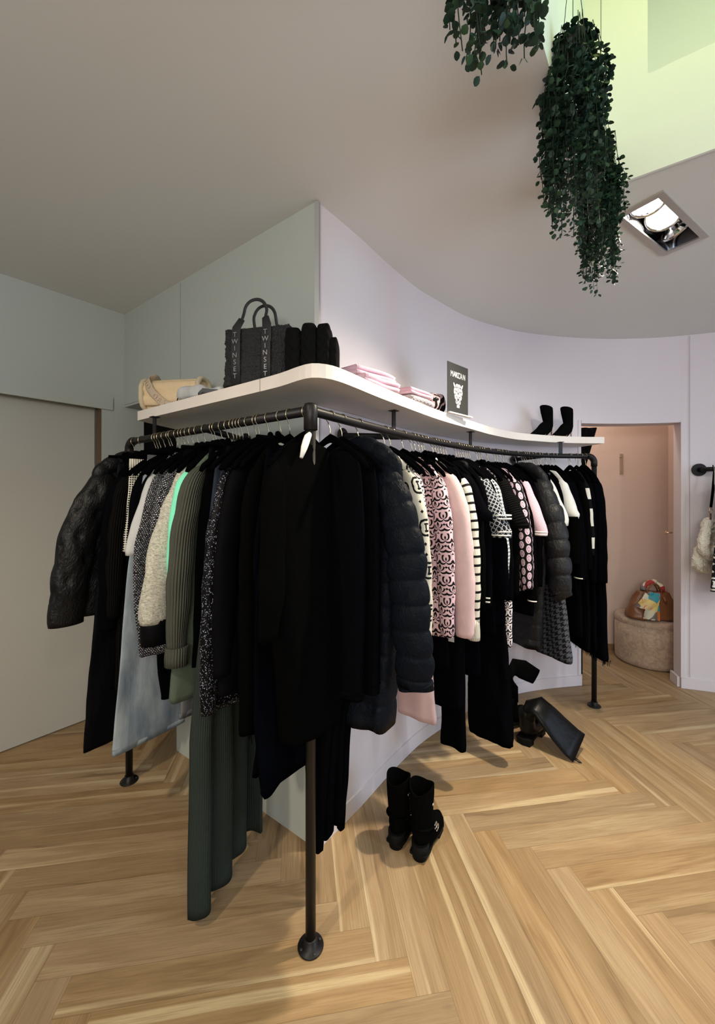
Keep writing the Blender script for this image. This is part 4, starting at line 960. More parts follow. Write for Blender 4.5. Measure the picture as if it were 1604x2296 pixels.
# ------------------------------------------------------------------ things on the shelf
def sq(a, e): return math.copysign(abs(a)**e, a)
def pillow(m, c, d, rz, e=.35, n=28, k=9, lump=0, seed=0):
    """soft rounded block"""
    R = Matrix.Rotation(rz, 3, 'Z'); rings = []
    for j in range(k+1):
        f = -PI/2+PI*j/k; cz = sq(sin(f), e); rr = sq(cos(f), e) if 0 < j < k else .55 if e < .5 else .1
        ring = []
        for i in range(n):
            a = 2*PI*i/n; p = Vector((d[0]/2*rr*sq(cos(a), e), d[1]/2*rr*sq(sin(a), e), d[2]/2*cz))
            if lump: p *= 1+lump*noise.noise(Vector((p.x*25+seed, p.y*25, p.z*25)))
            ring.append(Vector(c)+R @ p)
        rings.append(ring)
    m.rings(rings)
def folded(m, c, d, rz, layers=2, seed=0, rnd=.5):
    """folded cloth: a flat spiral of layers with a rounded fold on the near long side"""
    R = Matrix.Rotation(rz, 3, 'Z'); L, W, H_ = d; t = H_/(layers*2)
    prof = []
    y0, y1 = -W/2, W/2
    for l in range(layers):
        z = -H_/2+l*2*t
        # outline of one U-shaped fold (closed profile)
        outer = [(y1-.004*l, z+t*.05)]+[(y0+t-t*sin(a)*1.0, z+t-t*cos(a)*.98) for a in [PI*i/10 for i in range(11)]]+[(y1-.004*l, z+2*t*.96)]
        inner = [(y1-.004*l, z+t*1.12), (y0+t*1.2, z+t*1.06), (y0+t*.9, z+t), (y0+t*1.2, z+t*.94), (y1-.004*l, z+t*.88)]
        pr = outer+inner; rings = []
        for j in range(15):
            x = -L/2+L*j/14; s = 1-.06*(abs(2*j/14-1)**8)
            rings.append([Vector(c)+R @ Vector((x+.003*sin(l*9+k), y*s+.003*sin(x*30+l+seed), zz*s+.0025*sin(x*22+seed+y*20))) for k, (y, zz) in enumerate(pr)])
        m.rings(rings)
SH = SZ1+.0008
def disp(o, st, sc, seed=0, lv=2):
    bm = bmesh.new(); bm.from_mesh(o.data)
    if lv: bmesh.ops.subdivide_edges(bm, edges=bm.edges, cuts=lv, use_grid_fill=True)
    bm.normal_update()
    for v in bm.verts:
        n = noise.cell(v.co*sc)*.5+noise.noise(v.co*sc*1.3+Vector((seed, 0, 0)))
        v.co += v.normal*(st*n)
    for f in bm.faces: f.smooth = True
    bm.to_mesh(o.data); bm.free()
# teddy tote
def teddy():
    tm = NT('charcoal_teddy_fleece'); o_ = tm.obj()[0]
    tm.bump(tm.voro(o_, 150), 1.0, .006); tm.bump(tm.noise(o_, 320, 3, .6), .7, .002)
    tm.fin((.035, .035, .037, 1), .95, .1)
    r = empty('tote_bag', (-.385, 1.565, SH), -.235, 'charcoal teddy fleece tote bag with lettered straps on the shelf', 'bag')
    m = MB(); rings = []
    for j in range(91):
        J = j/90; z = .004+.225*J; w = .278-.012*sin(PI*J)-.006*J; d_ = .125-.03*J
        if j == 0: w *= .93; d_ *= .85
        if j == 90: w *= .97; d_ *= .8
        rings.append([Vector((w/2*sq(cos(a), .35), d_/2*sq(sin(a), .4), z+(.010*abs(cos(a))**3 *max(0, J-.8)*5))) for a in [2*PI*i/260 for i in range(260)]])
    m.rings(rings); b = m.build('bag_body', tm.m, r)
    rr = random.Random(4)
    bm = bmesh.new(); bm.from_mesh(b.data); bm.normal_update()
    for v in bm.verts: v.co += v.normal*(.0045*noise.noise(v.co*190)+.004*noise.noise(v.co*85)+.003*noise.noise(v.co*30))
    bm.to_mesh(b.data); bm.free()
    sm = cloth('charcoal_webbing', (.02, .02, .022), 'plain', .55, .3); tx = plain('dark_chrome_print', (.30, .30, .32), .3, .5, .6)
    for x in (-.068, .058):
        m = MB(); m.sweep([(x, -.0655, .006), (x, -.0675, .10), (x, -.0655, .19), (x, -.058, .228), (x+(.018 if x < 0 else -.010), -.050, .262)], [(.0205, .0025), (.0205, .0025), (.0205, .0025), (.0185, .0025), (.014, .003)], 12, up=Vector((0, 1, 0))); s = m.build('strap', sm, r)
        for k, chh in enumerate('TWINSET'):
            text_mesh(chh, .026, tx, s, Matrix.Translation((x, -.0718+abs(k-3)*.0004, .196-k*.0262)) @ Matrix.Rotation(PI/2, 4, 'X'), 'strap_letter')
        m = MB(); m.sweep([(x, .0575, .006), (x, .0595, .10), (x, .0575, .19), (x, .050, .228), (x+(.018 if x < 0 else -.010), .044, .262)], [(.0205, .0025)]*3+[(.0185, .0025), (.014, .003)], 12); m.build('strap', sm, r)
    for y, hh, dx in ((-.050, .0, 0), (.044, .006, .006)):
        a, b_ = -.050, .048; P = [(a+dx, y, .258)]
        for k in range(1, 14):
            t = k/14; P.append((a+dx+(b_-a)*(.5-.5*cos(PI*t))*1.0, y*.7, .262+(.078+hh)*sin(PI*t)**.6))
        P.append((b_+dx, y, .258))
        m = MB(); m.sweep(cr(P, .01), (.0065, .0035), 10, up=Vector((0, 1, 0))); m.build('handle', sm, r)
teddy()
# black folded knits
m = MB()
r = empty('folded_knitwear', (-.172, 1.47, SH), -.06, 'upright pile of folded black cable knitwear beside the teddy tote', 'folded clothes')
cm = cloth('black_cable_knit', (.004, .004, .004), 'cable', .95, .08)
for i, (dx, w, h, dd) in enumerate(((-.058, .062, .192, .12), (0, .060, .205, .13), (.052, .052, .205, .12), (.088, .03, .155, .10))):
    m = MB(); pillow(m, (dx, 0, h/2+.001), (w, dd, h), 0, .38, 28, 14, .05, i); m.build('folded_layer', cm, r)
# pink folded jerseys
for nm, px_, py_, z, L, W, H_, rz, lab in (
    ('folded_jersey', .052, 1.578, SH+.019, .215, .14, .036, .86, 'light pink folded jersey, lower one of the pile nearest the corner'),
    ('folded_jersey', .030, 1.592, SH+.019+.037, .225, .14, .034, .80, 'light pink folded jersey lying on top of another pink one'),
    ('folded_jersey', .245, 1.835, SH+.019+.028, .20, .13, .026, .90, 'thin light pink folded jersey lying on a black-and-white print')):
    r = empty(nm, (px_, py_, z-H_/2), rz, lab, 'folded clothes')
    for l in range(2):
        m = MB(); folded(m, (0, 0, H_/2+(l-.5)*H_/2), (L, W, H_/2*.98), 0, 1, l+z*50); m.build('folded_layer', MT['pink2'], r)
lp = pat('white_black_leaf_print_fine', p_damask(S(225, 215, 218), BK, .02))
m = MB(); folded(m, (.255, 1.845, SH+.0145), (.20, .13, .028), .90, 1, 3); tag(m.build('folded_print', lp), 'black-and-white leaf print cloth folded under a thin pink jersey', 'folded clothes')
sp = NT('pink_black_brush_print'); o_ = sp.obj()[0]
w_ = sp.noise(o_, 13, 2, .4, 2.2); cc = sp.ramp(w_, [(.42, BK), (.455, (.55, .36, .38, 1)), (.56, (.60, .42, .42, 1)), (.585, BK)], 'CONSTANT'); wm = sp.fin(cc, .85, .2)
m = MB(); pillow(m, (.395, 2.055, SH+.055), (.13, .11, .112), .8, .8, 30, 14, .12, 2); tag(m.build('rolled_scarf', wm), 'round bundled pink and black patterned scarf left of the black sign', 'scarf')
# sign board
def sign():
    A, B = Vector((.452, 1.992)), Vector((.588, 2.118)); c = (A+B)/2; t = (B-A).normalized()
    r = empty('sign_board', (c.x, c.y, SH), math.atan2(t.y, t.x), 'upright black sign with white lettering and faceted cat head', 'sign')
    m = MB(); m.box((0, 0, .131), (.187, .003, .258)); m.build('board', plain('satin_black_board', (.022, .024, .022), .5, .3), r)
    wh = plain('white_print', S(228, 228, 226), .6); m = MB(); m.box((.016, -.003, .0035), (.215, .02, .006)); m.build('foot', MT['shelf'], r)
    T = Matrix.Translation((0, -.0022, .203)) @ Matrix.Rotation(PI/2, 4, 'X')
    x = -.066
    for chh, w in (('M', .022), ('A', .017), ('R', .016), ('C', .013), ('C', .017), ('A', .018), ('I', .009), ('N', .02)):
        text_mesh(chh, .042, wh, r, Matrix.Translation((x+.008, -.0022, .203)) @ Matrix.Rotation(PI/2, 4, 'X') @ Matrix.Shear('XY', 4, (.18, 0)), 'letter', .0003, .72); x += w
    # faceted head: half outline in (x, y), mirrored
    F = [[(0, .94), (.22, .97), (.10, .80)], [(.26, .96), (.42, .86), (.30, .76), (.13, .79)], [(.46, .86), (.66, 1.0), (.74, .95), (.62, .76), (.40, .74)], [(0, .90), (.08, .79), (0, .62)],
         [(.11, .76), (.28, .73), (.20, .56)], [(.32, .73), (.60, .73), (.52, .58), (.24, .55)], [(.03, .60), (.10, .74), (.18, .54), (.06, .44)], [(.55, .56), (.62, .70), (.66, .50), (.60, .36)],
         [(.22, .52), (.50, .55), (.56, .37), (.40, .40)], [(.08, .42), (.19, .52), (.38, .38), (.30, .28), (.12, .26)], [(.56, .34), (.40, .37), (.33, .26), (.42, .10), (.52, .18)], [(0, .40), (.05, .41), (.10, .24), (.0, .14)],
         [(.12, .23), (.30, .25), (.36, .12), (.26, .02), (.14, .06)], [(.36, .08), (.28, 0), (.26, -.14), (.36, -.06)], [(0, .10), (.11, .04), (.22, -.02), (.22, -.16), (.10, -.12), (0, -.02)],
         [(.08, -.15), (.21, -.19), (.20, -.30), (.10, -.34)], [(0, -.08), (.05, -.15), (.07, -.34), (0, -.28)]]
    m = MB(); s = .098
    for f in F:
        for sx in (-1, 1):
            g = sum(p[0] for p in f)/len(f), sum(p[1] for p in f)/len(f)
            pts = [((g[0]+(p[0]-g[0])*.93)*s*.62*sx, .068+(g[1]+(p[1]-g[1])*.93)*s*.98) for p in f]
            m.poly([(p[0], -.0019, p[1]) for p in pts])
    e = m.build('cat_head_print', wh, r, False)
    e['kind'] = 'stuff'
sign()
# beige quilted bag
def beige():
    bm_ = NT('beige_quilted_satin'); vec, u, v = bm_.uv(); o_ = bm_.obj()[0]
    bm_.bump(bm_.noise(o_, 35, 3, .6, 2), .6, .006)
    bm_.fin(S(222, 198, 160), .42, .35); fz = cloth('cream_shearling', S(215, 200, 170)[:3], 'fuzz', .95)
    r = empty('shoulder_bag', (-.89, 1.945, SH), -.16, 'beige quilted shoulder bag with shearling edge and lettered strap', 'bag')
    m = MB(); R = []
    for j in range(49):
        x = -.145+.29*j/48; s = 1-.05*abs(2*j/48-1)**6; ring = []
        for i in range(48):
            a = 2*PI*i/48; g = 1-.16*(1-abs(sin(3.0*a)))**3
            ring.append(Vector((x, .058*sq(cos(a), .75)*s*g, .076+.072*sq(sin(a), .8)*s*g)))
        R.append(ring)
    m.rings(R); m.build('bag_body', bm_.m, r)
    for x in (-.148, .148):
        m = MB(); P = [(x, .056*sq(cos(a), .75), .077+.071*sq(sin(a), .8)) for a in [2*PI*i/40 for i in range(41)]]
        m.sweep(P, .0115, 12, cap=(False, False), up=Vector((1, 0, 0))); o = m.build('shearling_trim', fz, r); disp(o, .003, 140, 1, 0)
    stp = cloth('beige_lettered_webbing', S(188, 172, 150)[:3]); P = cr([(-.122, .045, .148), (-.105, -.01, .160), (-.112, -.055, .135), (-.085, -.068, .085), (-.045, -.070, .045), (.0, -.070, .012), (.04, -.072, .009), (.075, -.075, .020)], .012)
    m = MB(); m.sweep(P, [(.003, .020)]*len(P), 10, up=Vector((.5, 0, .85))); s = m.build('strap', stp, r)
    tx = plain('gold_print', S(205, 180, 150), .5)
    for k, (ch, x, y, z, a) in enumerate((('J', -.108, -.0675, .128, -1.0), ('O', -.098, -.073, .105, -.95), ('O', -.058, -.0765, .055, -.7), ('R', -.035, -.0765, .037, -.6), ('S', -.012, -.0765, .024, -.45))):
        text_mesh(ch, .03, tx, s, Matrix.Translation((x, y, z)) @ Matrix.Rotation(PI/2, 4, 'X') @ Matrix.Rotation(a, 4, 'Z'), 'strap_letter')
    m = MB(); P = [(.07+.014*sq(cos(a), .5), -.073, .026+.017*sq(sin(a), .5)) for a in [2*PI*i/24 for i in range(25)]]
    m.sweep(P, .003, 8, cap=(False, False)); m.build('buckle', MT['pipe'], r)
beige()
def denim():
    r = empty('folded_denim', (-.665, 1.735, SH), -.50, 'pale grey-blue folded denim garment lying next to the beige bag', 'folded clothes')
    m = MB(); pillow(m, (-.05, .0, .031), (.17, .13, .060), .1, .55, 30, 10, .16, 5); m.build('folded_layer', MT['sdenim'], r)
    m = MB(); pillow(m, (.06, .01, .019), (.20, .12, .036), -.05, .5, 30, 8, .16, 9); m.build('folded_layer', MT['sdenim'], r)
    m = MB(); m.sweep([(.03, -.06, .008), (.06, -.066, .020), (.10, -.064, .012), (.14, -.06, .006)], (.004, .010), 8, up=Vector((0, 0, 1))); m.build('dark_band', MT['gjean'], r)
denim()
# ------------------------------------------------------------------ boots
def boot(name, loc, rz, label, kind, mat, scale=1, group=None, mirror=1):
    """toe towards +x, heel near the origin"""
    r = empty(name, loc, rz, label, 'boots', group); r.scale = (scale,)*3
    if kind == 'stiletto':   # sock boot on a thin heel
        prof = [(0.005, .20, .118, .060), (.0, .15, .112, .062), (-.004, .10, .100, .062), (-.004, .066, .098, .058)]
        m = MB(); R = []
        # shaft rings
        for (x, z, L, W) in [(.028, .228, .100, .080), (.027, .225, .104, .084), (.020, .19, .098, .080), (.012, .15, .086, .072), (.006, .12, .080, .066)]:
            R.append([Vector((x+L/2*cos(a), W/2*sin(a), z+(.012*cos(a) if z > .2 else 0))) for a in [2*PI*i/28 for i in range(28)]])
        for (x, z, L, W, ti) in [(.006, .097, .088, .064, .25), (.022, .080, .110, .066, .65), (.060, .055, .105, .074, 1.0), (.105, .032, .075, .078, 1.15), (.150, .020, .045, .066, 1.3), (.185, .013, .026, .04, 1.45), (.205, .010, .014, .015, 1.5)]:
            R.append([Vector((x+L/2*cos(a)*cos(ti), W/2*sin(a), max(.003, z+L/2*cos(a)*sin(ti)))) for a in [2*PI*i/28 for i in range(28)]])
        m.rings(R); m.build('upper', mat, r)
        m = MB(); m.sweep([(-.028, 0, .082), (-.033, 0, .05), (-.036, 0, .001)], [(.013, .012), (.006, .006), (.004, .004)], 12); m.build('heel', MT['gold'], r)
        m = MB(); m.rings([[Vector((x+dx, w*s_, z)) for s_, dx in ((-1, 0), (1, 0))]+[Vector((x, w, z+.004)), Vector((x, -w, z+.004))] for x, w, z in ((-.01, .018, .062), (.04, .024, .034), (.09, .034, .004), (.15, .032, .0005), (.20, .012, .0015), (.212, .003, .004))]); m.build('outsole', MT['gold'], r)
    if kind == 'ankle':
        R = []; N_ = 32
        rim = lambda a: .022*abs(sin(a))**1.5-.0
        for k, (x, z, L, W) in enumerate([(.0, .262, .112, .098), (.0, .245, .112, .098), (.0, .20, .106, .092), (.002, .15, .100, .086), (.006, .115, .104, .080), (.010, .09, .122, .080)]):
            R.append([Vector((x+L/2*cos(a), W/2*sin(a), z+(rim(a) if k == 0 else 0))) for a in [2*PI*i/N_ for i in range(N_)]])
        for (x, z, L, W, ti) in [(.030, .076, .150, .082, .42), (.062, .060, .130, .088, .80), (.100, .048, .092, .092, 1.05), (.140, .036, .062, .086, 1.2), (.172, .030, .042, .060, 1.35), (.192, .028, .030, .030, 1.45)]:
            R.append([Vector((x+L/2*cos(a)*cos(ti), W/2*sin(a), max(.017, z+L/2*cos(a)*sin(ti)))) for a in [2*PI*i/N_ for i in range(N_)]])
        m = MB(); m.rings(R, cap=(False, True)); 
        m.rings([[p*1 for p in [Vector((v.x*.93, v.y*.93, v.z)) for v in R[0]]], [Vector((v.x*.9, v.y*.9, v.z)) for v in R[2]], [Vector((v.x*.85, v.y*.85, v.z)) for v in R[4]]], cap=(False, True))
        m.rings([R[0], [Vector((v.x*.93, v.y*.93, v.z)) for v in R[0]]], cap=(False, False))
        m.build('upper', mat, r)
        def outl(s=1): return [(-.052*s, 0), (-.045*s, .034*s), (.0, .038*s), (.05, .033*s), (.10, .042*s), (.15, .041*s), (.185, .026*s), (.203, 0)]
        o_ = outl(); o_ = o_+[(x, -y) for x, y in o_[-2:0:-1]]
        m = MB(); m.prism([(x, y) for x, y in o_], .016, .026); m.prism([(x*.98+.0, y*.95) for x, y in o_ if x > .06], 0, .017); m.build('sole', MT['sole'], r)
        m = MB(); m.rings([[Vector((x0+a*cos(t), b*sin(t), z)) for t in [2*PI*i/20 for i in range(20)]] for x0, a, b, z in ((-.014, .040, .036, .06), (-.018, .036, .034, .03), (-.022, .029, .029, 0))]); m.build('heel', MT['sole'], r)
        for (z, xx) in ((.118, .0), (.096, .02)):
            P = [Vector((xx+.006+.056*cos(a), .047*sin(a), z-.012*cos(a))) for a in [2*PI*i/32 for i in range(33)]]
            m = MB(); m.sweep(P, (.0065, .0022), 8, cap=(False, False), up=Vector((0, 0, 1))); s = m.build('strap', mat, r)
            for sy in (-1, 1):
                m = MB(); c = Vector((xx+.026, sy*.049, z-.006))
                m.sweep([c+Vector((.011*sq(cos(a), .5), 0, .010*sq(sin(a), .5))) for a in [2*PI*i/16 for i in range(17)]], .0022, 8, cap=(False, False)); m.build('buckle', MT['chrome'], s)
        m = MB(); c = Vector((-.01, -.0505, .222)); m.rings([[c+Vector((rr*cos(k*PI/6), dy, rr*sin(k*PI/6))) for k in range(12)] for rr, dy in ((.006, 0), (.006, -.002), (.003, -.004))]); m.build('stud', MT['chrome'], r)
    if kind == 'flop':   # chunky boot, tall soft shaft folded over to the side
        R = []; N_ = 28
        for (x, z, L, W) in [(.0, .19, .10, .085), (.0, .16, .105, .088), (.004, .12, .105, .084), (.010, .09, .125, .084)]:
            R.append([Vector((x+L/2*cos(a), W/2*sin(a), z)) for a in [2*PI*i/N_ for i in range(N_)]])
        for (x, z, L, W, ti) in [(.035, .078, .15, .088, .42), (.07, .064, .13, .096, .80), (.11, .056, .10, .10, 1.1), (.155, .050, .07, .092, 1.3), (.19, .045, .05, .06, 1.45), (.205, .042, .03, .03, 1.5)]:
            R.append([Vector((x+L/2*cos(a)*cos(ti), W/2*sin(a), max(.03, z+L/2*cos(a)*sin(ti)))) for a in [2*PI*i/N_ for i in range(N_)]])
        m = MB(); m.rings(R); m.build('upper', mat, r)
        o_ = [(-.058, 0), (-.048, .040), (.0, .044), (.05, .040), (.10, .050), (.16, .049), (.20, .030), (.218, 0)]; o_ = o_+[(x, -y) for x, y in o_[-2:0:-1]]
        m = MB(); m.prism(o_, .022, .036); m.prism([(x*.97, y*.96) for x, y in o_ if x > .05], 0, .023); m.prism([(x*.97, y*.96) for x, y in o_ if x < .03], 0, .023); m.build('sole', MT['sole'], r)
    return r
boot('heeled_boot', (.173, 1.668, .0008), .98, 'left boot of the black suede ankle pair with silver buckles on the floor', 'ankle', MT['suede'])
boot('heeled_boot', (.262, 1.615, .0008), 1.02, 'right boot of the black suede ankle pair with silver buckles on the floor', 'ankle', MT['suede'])
boot('stiletto_boot', (1.365, 2.835, SH), 3.65, 'black suede stiletto ankle boot on the shelf, left of the pair', 'stiletto', MT['suede'], .93)
boot('stiletto_boot', (1.535, 2.885, SH), 3.70, 'black suede stiletto ankle boot on the shelf, right of the pair', 'stiletto', MT['suede'], .93)
def shaft(parent, P, W, T, mat, loop=True):
    """flattened leather shaft, axis path P, half widths W, side vector up"""
    m = MB(); rings = []
    for i, (p, w, t) in enumerate(zip(P, W, T)):
        p = Vector(p); q = (Vector(P[min(i+1, len(P)-1)])-Vector(P[max(0, i-1)])).normalized()
        side = parent['_s']; s = (side-q*side.dot(q)).normalized(); u = q.cross(s)
        rings.append([p+s*(w*sq(cos(a), .6))+u*(t*sin(a)) for a in [2*PI*k/28 for k in range(28)]])
    m.rings(rings, cap=(True, True)); return m.build('boot_shaft', mat, parent['_r'])
r = boot('tall_boot', (1.00, 2.345, .0008), .75, 'black leather tall boot, its shaft flopped sideways onto the floor', 'flop', MT['shine'])
inv = Matrix.Rotation(-.75, 3, 'Z')
def loc_(p): return inv @ (Vector(p)-Vector((1.00, 2.345, 0)))
side = inv @ Vector((.47, .55, .45))
PW = [(1.005, 2.34, .15), (1.02, 2.335, .205), (1.055, 2.315, .222), (1.10, 2.285, .178), (1.15, 2.255, .122), (1.20, 2.225, .072), (1.232, 2.205, .050)]
o = shaft({'_s': side, '_r': r}, [loc_(p) for p in PW], [.050, .056, .066, .078, .088, .094, .095], [.040, .034, .024, .018, .013, .010, .009], MT['shine'])
m = MB(); c = loc_((1.168, 2.168, .014)); m.sweep([c+Vector((0, .0, .012)), c+inv @ Vector((.02, -.005, .006)), c+inv @ Vector((.036, -.016, .0)), c+inv @ Vector((.040, -.028, -.004)), c+inv @ Vector((.028, -.024, -.002)), c+inv @ Vector((.012, -.01, .004))], (.0035, .0015), 8); m.build('pull_loop', MT['shine'], o)
r = boot('tall_boot', (.955, 2.50, .0008), .35, 'black tall boot standing behind, shaft bent over near the wall', 'flop', MT['suede'])
inv = Matrix.Rotation(-.35, 3, 'Z'); o0 = Vector((.955, 2.50, 0))
side = inv @ Vector((.30, .0, .9))
PW = [(.96, 2.50, .16), (.955, 2.505, .25), (.96, 2.51, .32), (1.0, 2.52, .36), (1.05, 2.53, .345), (1.10, 2.54, .315), (1.145, 2.545, .29)]
o = shaft({'_s': side, '_r': r}, [inv @ (Vector(p)-o0) for p in PW], [.05, .055, .06, .062, .06, .055, .05], [.04, .036, .028, .02, .014, .012, .010], MT['suede'])

# ------------------------------------------------------------------ fitting room stool with a bag
vm = NT('taupe_velvet'); o_ = vm.obj()[0]; nn = vm.noise(o_, 22, 5, .65, 1.5)
vm.bump(nn, .5, .004); vm.fin(vm.ramp(nn, [(.35, S(158, 134, 115)), (.65, S(188, 165, 145))]), .6, .3, 0, .3)
r = empty('pouf_stool', (2.565, 3.50, 0), 0, 'round taupe velvet pouf stool in the fitting room', 'stool')
def cyl(prof, n=56): return [[Vector((rr*cos(2*PI*k/n), rr*sin(2*PI*k/n), z)) for k in range(n)] for rr, z in prof]
m = MB(); m.rings(cyl([(.235, .004), (.248, .012), (.25, .04), (.251, .20), (.25, .355)])); m.build('side_cover', vm.m, r)
m = MB(); m.rings(cyl([(.25, .356), (.2525, .362), (.2525, .372), (.248, .390), (.232, .398), (.12, .403)])); m.build('seat', vm.m, r)
m = MB(); m.rings(cyl([(.2515, .352), (.2535, .356), (.2515, .360)]), cap=(False, False)); m.build('piping', vm.m, r)
br = plain('brown_smooth_leather', S(122, 78, 48), .38, .5, nb=(12, .5, .01))
r = empty('handbag', (2.525, 3.40, .405), -.18, 'brown leather handbag standing on the taupe pouf', 'bag')
m = MB(); R = []
for j in range(20):
    t = j/19; z = .002+.225*t; w = .40*(1-.42*t**1.7); d_ = .20*(1-.62*t); R.append([Vector((w/2*sq(cos(a), .55), d_/2*sq(sin(a), .6), z)) for a in [2*PI*i/40 for i in range(40)]])
R[0] = [Vector((p.x*.92, p.y*.85, p.z)) for p in R[0]]
m.rings(R); b = m.build('bag_body', br, r); disp(b, .006, 14, 3, 0)
m = MB(); m.rings([[Vector((x*w, y-.012, z)) for x, y in ((-1, -.0), (1, 0), (1, .004), (-1, .004))] for w, y, z in ((.125, -.052, .225), (.15, -.080, .17), (.165, -.098, .12), (.16, -.103, .112))], smooth=False); m.build('front_flap', br, b)
for x in (-.06, .06):
    m = MB(); m.sweep([(x, -.058, .20), (x+.004, -.072, .175), (x+.006, -.075, .15)], (.012, .003), 8); m.build('strap_tab', br, r)
for y in (-.035, .03):
    P = [(-.06+.12*(k/12), y, .215+.085*sin(PI*k/12)**.7) for k in range(13)]; m = MB(); m.sweep(P, .0065, 10); m.build('handle', br, r)
sc_ = NT('colourful_silk_print'); o_ = sc_.obj()[0]; c_ = sc_.voro(o_, 13, 'F1', 'Color'); s_ = sc_.n('ShaderNodeSeparateColor'); sc_.L(c_, s_.inputs[0])
nz_ = sc_.noise(o_, 40, 3, .6, 1)
cc = sc_.ramp(s_.outputs[0], [(0, S(228, 205, 130)), (.18, S(215, 120, 60)), (.36, S(120, 120, 122)), (.52, S(215, 215, 195)), (.68, S(60, 160, 180)), (.8, S(165, 55, 65)), (.9, S(225, 200, 150))], 'CONSTANT')
cc = sc_.mix(sc_.M('GREATER_THAN', nz_, .62), cc, S(190, 80, 60)); wrinkle(sc_, .5, 20); SILK = sc_.fin(cc, .6, .3)
r2 = empty('silk_scarf', (2.525, 3.40, .405), -.18, 'colourful silk scarf tied round the handles of the brown handbag', 'scarf')
m = MB(); P = [(-.075+.15*k/12, -.004+.01*sin(k), .235+.075*sin(PI*k/12)**.6) for k in range(13)]; m.sweep(P, [(.020+.006*sin(k*1.9), .026) for k in range(13)], 14); m.build('wrap', SILK, r2)
def flap_(pts, nm):
    m = MB(); A, B, C_, D = [Vector(p) for p in pts]; n = 12; top = []; 
    for s in (0, .004):
        g = [[(A*(1-u)+B*u)*(1-v)+(D*(1-u)+C_*u)*v+Vector((0, -s-.008*sin(u*9+v*3)*v-.02*sin(PI*v), 0)) for u in [i/n for i in range(n+1)]] for v in [j/n for j in range(n+1)]]
        top.append(g)
    for s, g in enumerate(top):
        for j in range(n):
            for i in range(n): m.poly([g[j][i], g[j][i+1], g[j+1][i+1], g[j+1][i]], smooth=True)
    e = [top[0][0][i] for i in range(n+1)]
    o = m.build(nm, SILK, r2, True)
    return o
flap_([(-.085, -.062, .225), (.03, -.060, .235), (-.03, -.118, .085), (-.20, -.105, .12)], 'scarf_end')
flap_([(-.09, -.066, .215), (.0, -.064, .225), (.0, -.118, .010), (-.13, -.116, .022)], 'scarf_end')
m = MB(); pillow(m, (-.045, -.066, .222), (.05, .035, .04), 0, .9, 18, 8, .1, 1); m.build('knot', SILK, r2)
# coat hook strip on the fitting room wall
r = empty('hook_strip', (2.475, 3.722, 1.66), -.13, 'narrow metal hook strip on the pink fitting room wall', 'wall hook')
m = MB(); m.box((0, .002, .09), (.026, .012, .19)); m.build('plate', plain('brushed_nickel', (.5, .42, .34), .4, .5, .9), r)
m = MB(); m.sweep([(-.004, -.004, .15), (-.02, -.028, .15), (-.03, -.034, .158)], .005, 10, up=Vector((0, 0, 1))); m.build('peg', bpy.data.materials['brushed_nickel'], r)
# dark curtain drawn aside in the fitting room opening
m = MB(); R = []
for j in range(16):
    t = j/15; z = 2.0-1.98*t; w = .02+.14*max(0, (z-1.58)/.42) if z > 1.58 else .02
    R.append([Vector((1.79+w/2+(w/2)*cos(a)+.004*sin(6*a), 3.24+.05*sin(a)*(1+.3*sin(5*a)), z)) for a in [2*PI*i/32 for i in range(32)]])
m.rings(R); tag(m.build('fitting_room_curtain', BLK), 'black curtain gathered at the left side of the fitting room opening', 'curtain')

# ------------------------------------------------------------------ rail on the far right with bag and knit
r = empty('wall_rail', (2.55, 2.965, 1.645), 0, 'black wall-mounted clothes rail at the right edge', 'clothes rail')
d_ = Vector((.93, -.36, 0)); nn_ = Vector((-.34, -.94, 0)).normalized()
m = MB(); m.sweep([Vector((0, 0, 0))+nn_*.0, nn_*.012], .046, 32, up=Vector((0, 0, 1))); m.build('wall_flange', MT['pipe'], r)
m = MB(); m.sweep([nn_*.008, nn_*.05+d_*.015, nn_*.075+d_*.06, nn_*.08+d_*.16, nn_*.08+d_*.9], .0165, 18, up=Vector((0, 0, 1))); m.build('rail_pipe', MT['pipe'], r)
fz = NT('white_curly_fleece'); o_ = fz.obj()[0]; fz.bump(fz.voro(o_, 120), .8, .006); fz.bump(fz.noise(o_, 300, 3, .6), .5, .002); FUR = fz.fin(S(225, 218, 205), .95, .1)
r = empty('fleece_bag', (2.475, 2.80, 1.0), .2, 'white curly fleece bag hanging on a black strap from the right rail', 'bag')
m = MB(); m.sweep([(.055, .01, .670), (.048, .0, .62), (.03, -.01, .50), (.008, -.012, .37)], [(.004, .002), (.006, .002), (.014, .002), (.013, .002)], 10); sb = m.build('strap', MT['black'], r)
m = MB(); m.sweep([(.060, .01, .668), (.056, .0, .62), (.04, -.008, .53)], [(.003, .002)]*3, 8); m.build('cream_strap', MT['cream'], r)
m = MB(); m.sweep([(.006+.013*sq(cos(a), .5), -.012, .345+.02*sin(a)) for a in [2*PI*i/16 for i in range(17)]], .0028, 8, cap=(False, False)); m.box((.004, -.012, .305), (.012, .006, .04)); m.build('clasp', MT['gold'], sb)
def furtube(P, rr, nm):
    m = MB(); P = cr(P, .008); m.sweep(P, [rr*(1+.12*noise.noise(Vector(p)*30)) for p in P], 24, cap=(True, True)); o = m.build(nm, FUR, r); disp(o, .007, 55, 2, 0); return o
furtube([(.035, .02, .27), (-.01, .0, .245), (-.05, -.02, .19), (-.085, -.03, .12), (-.07, -.03, .06), (-.015, -.03, .035), (.035, -.03, .07), (.055, -.02, .13), (.03, -.01, .18), (-.02, .0, .19)], .034, 'fur_handle')
furtube([(.06, .01, .28), (.06, .02, .20), (.07, .02, .12)], .045, 'fur_handle')
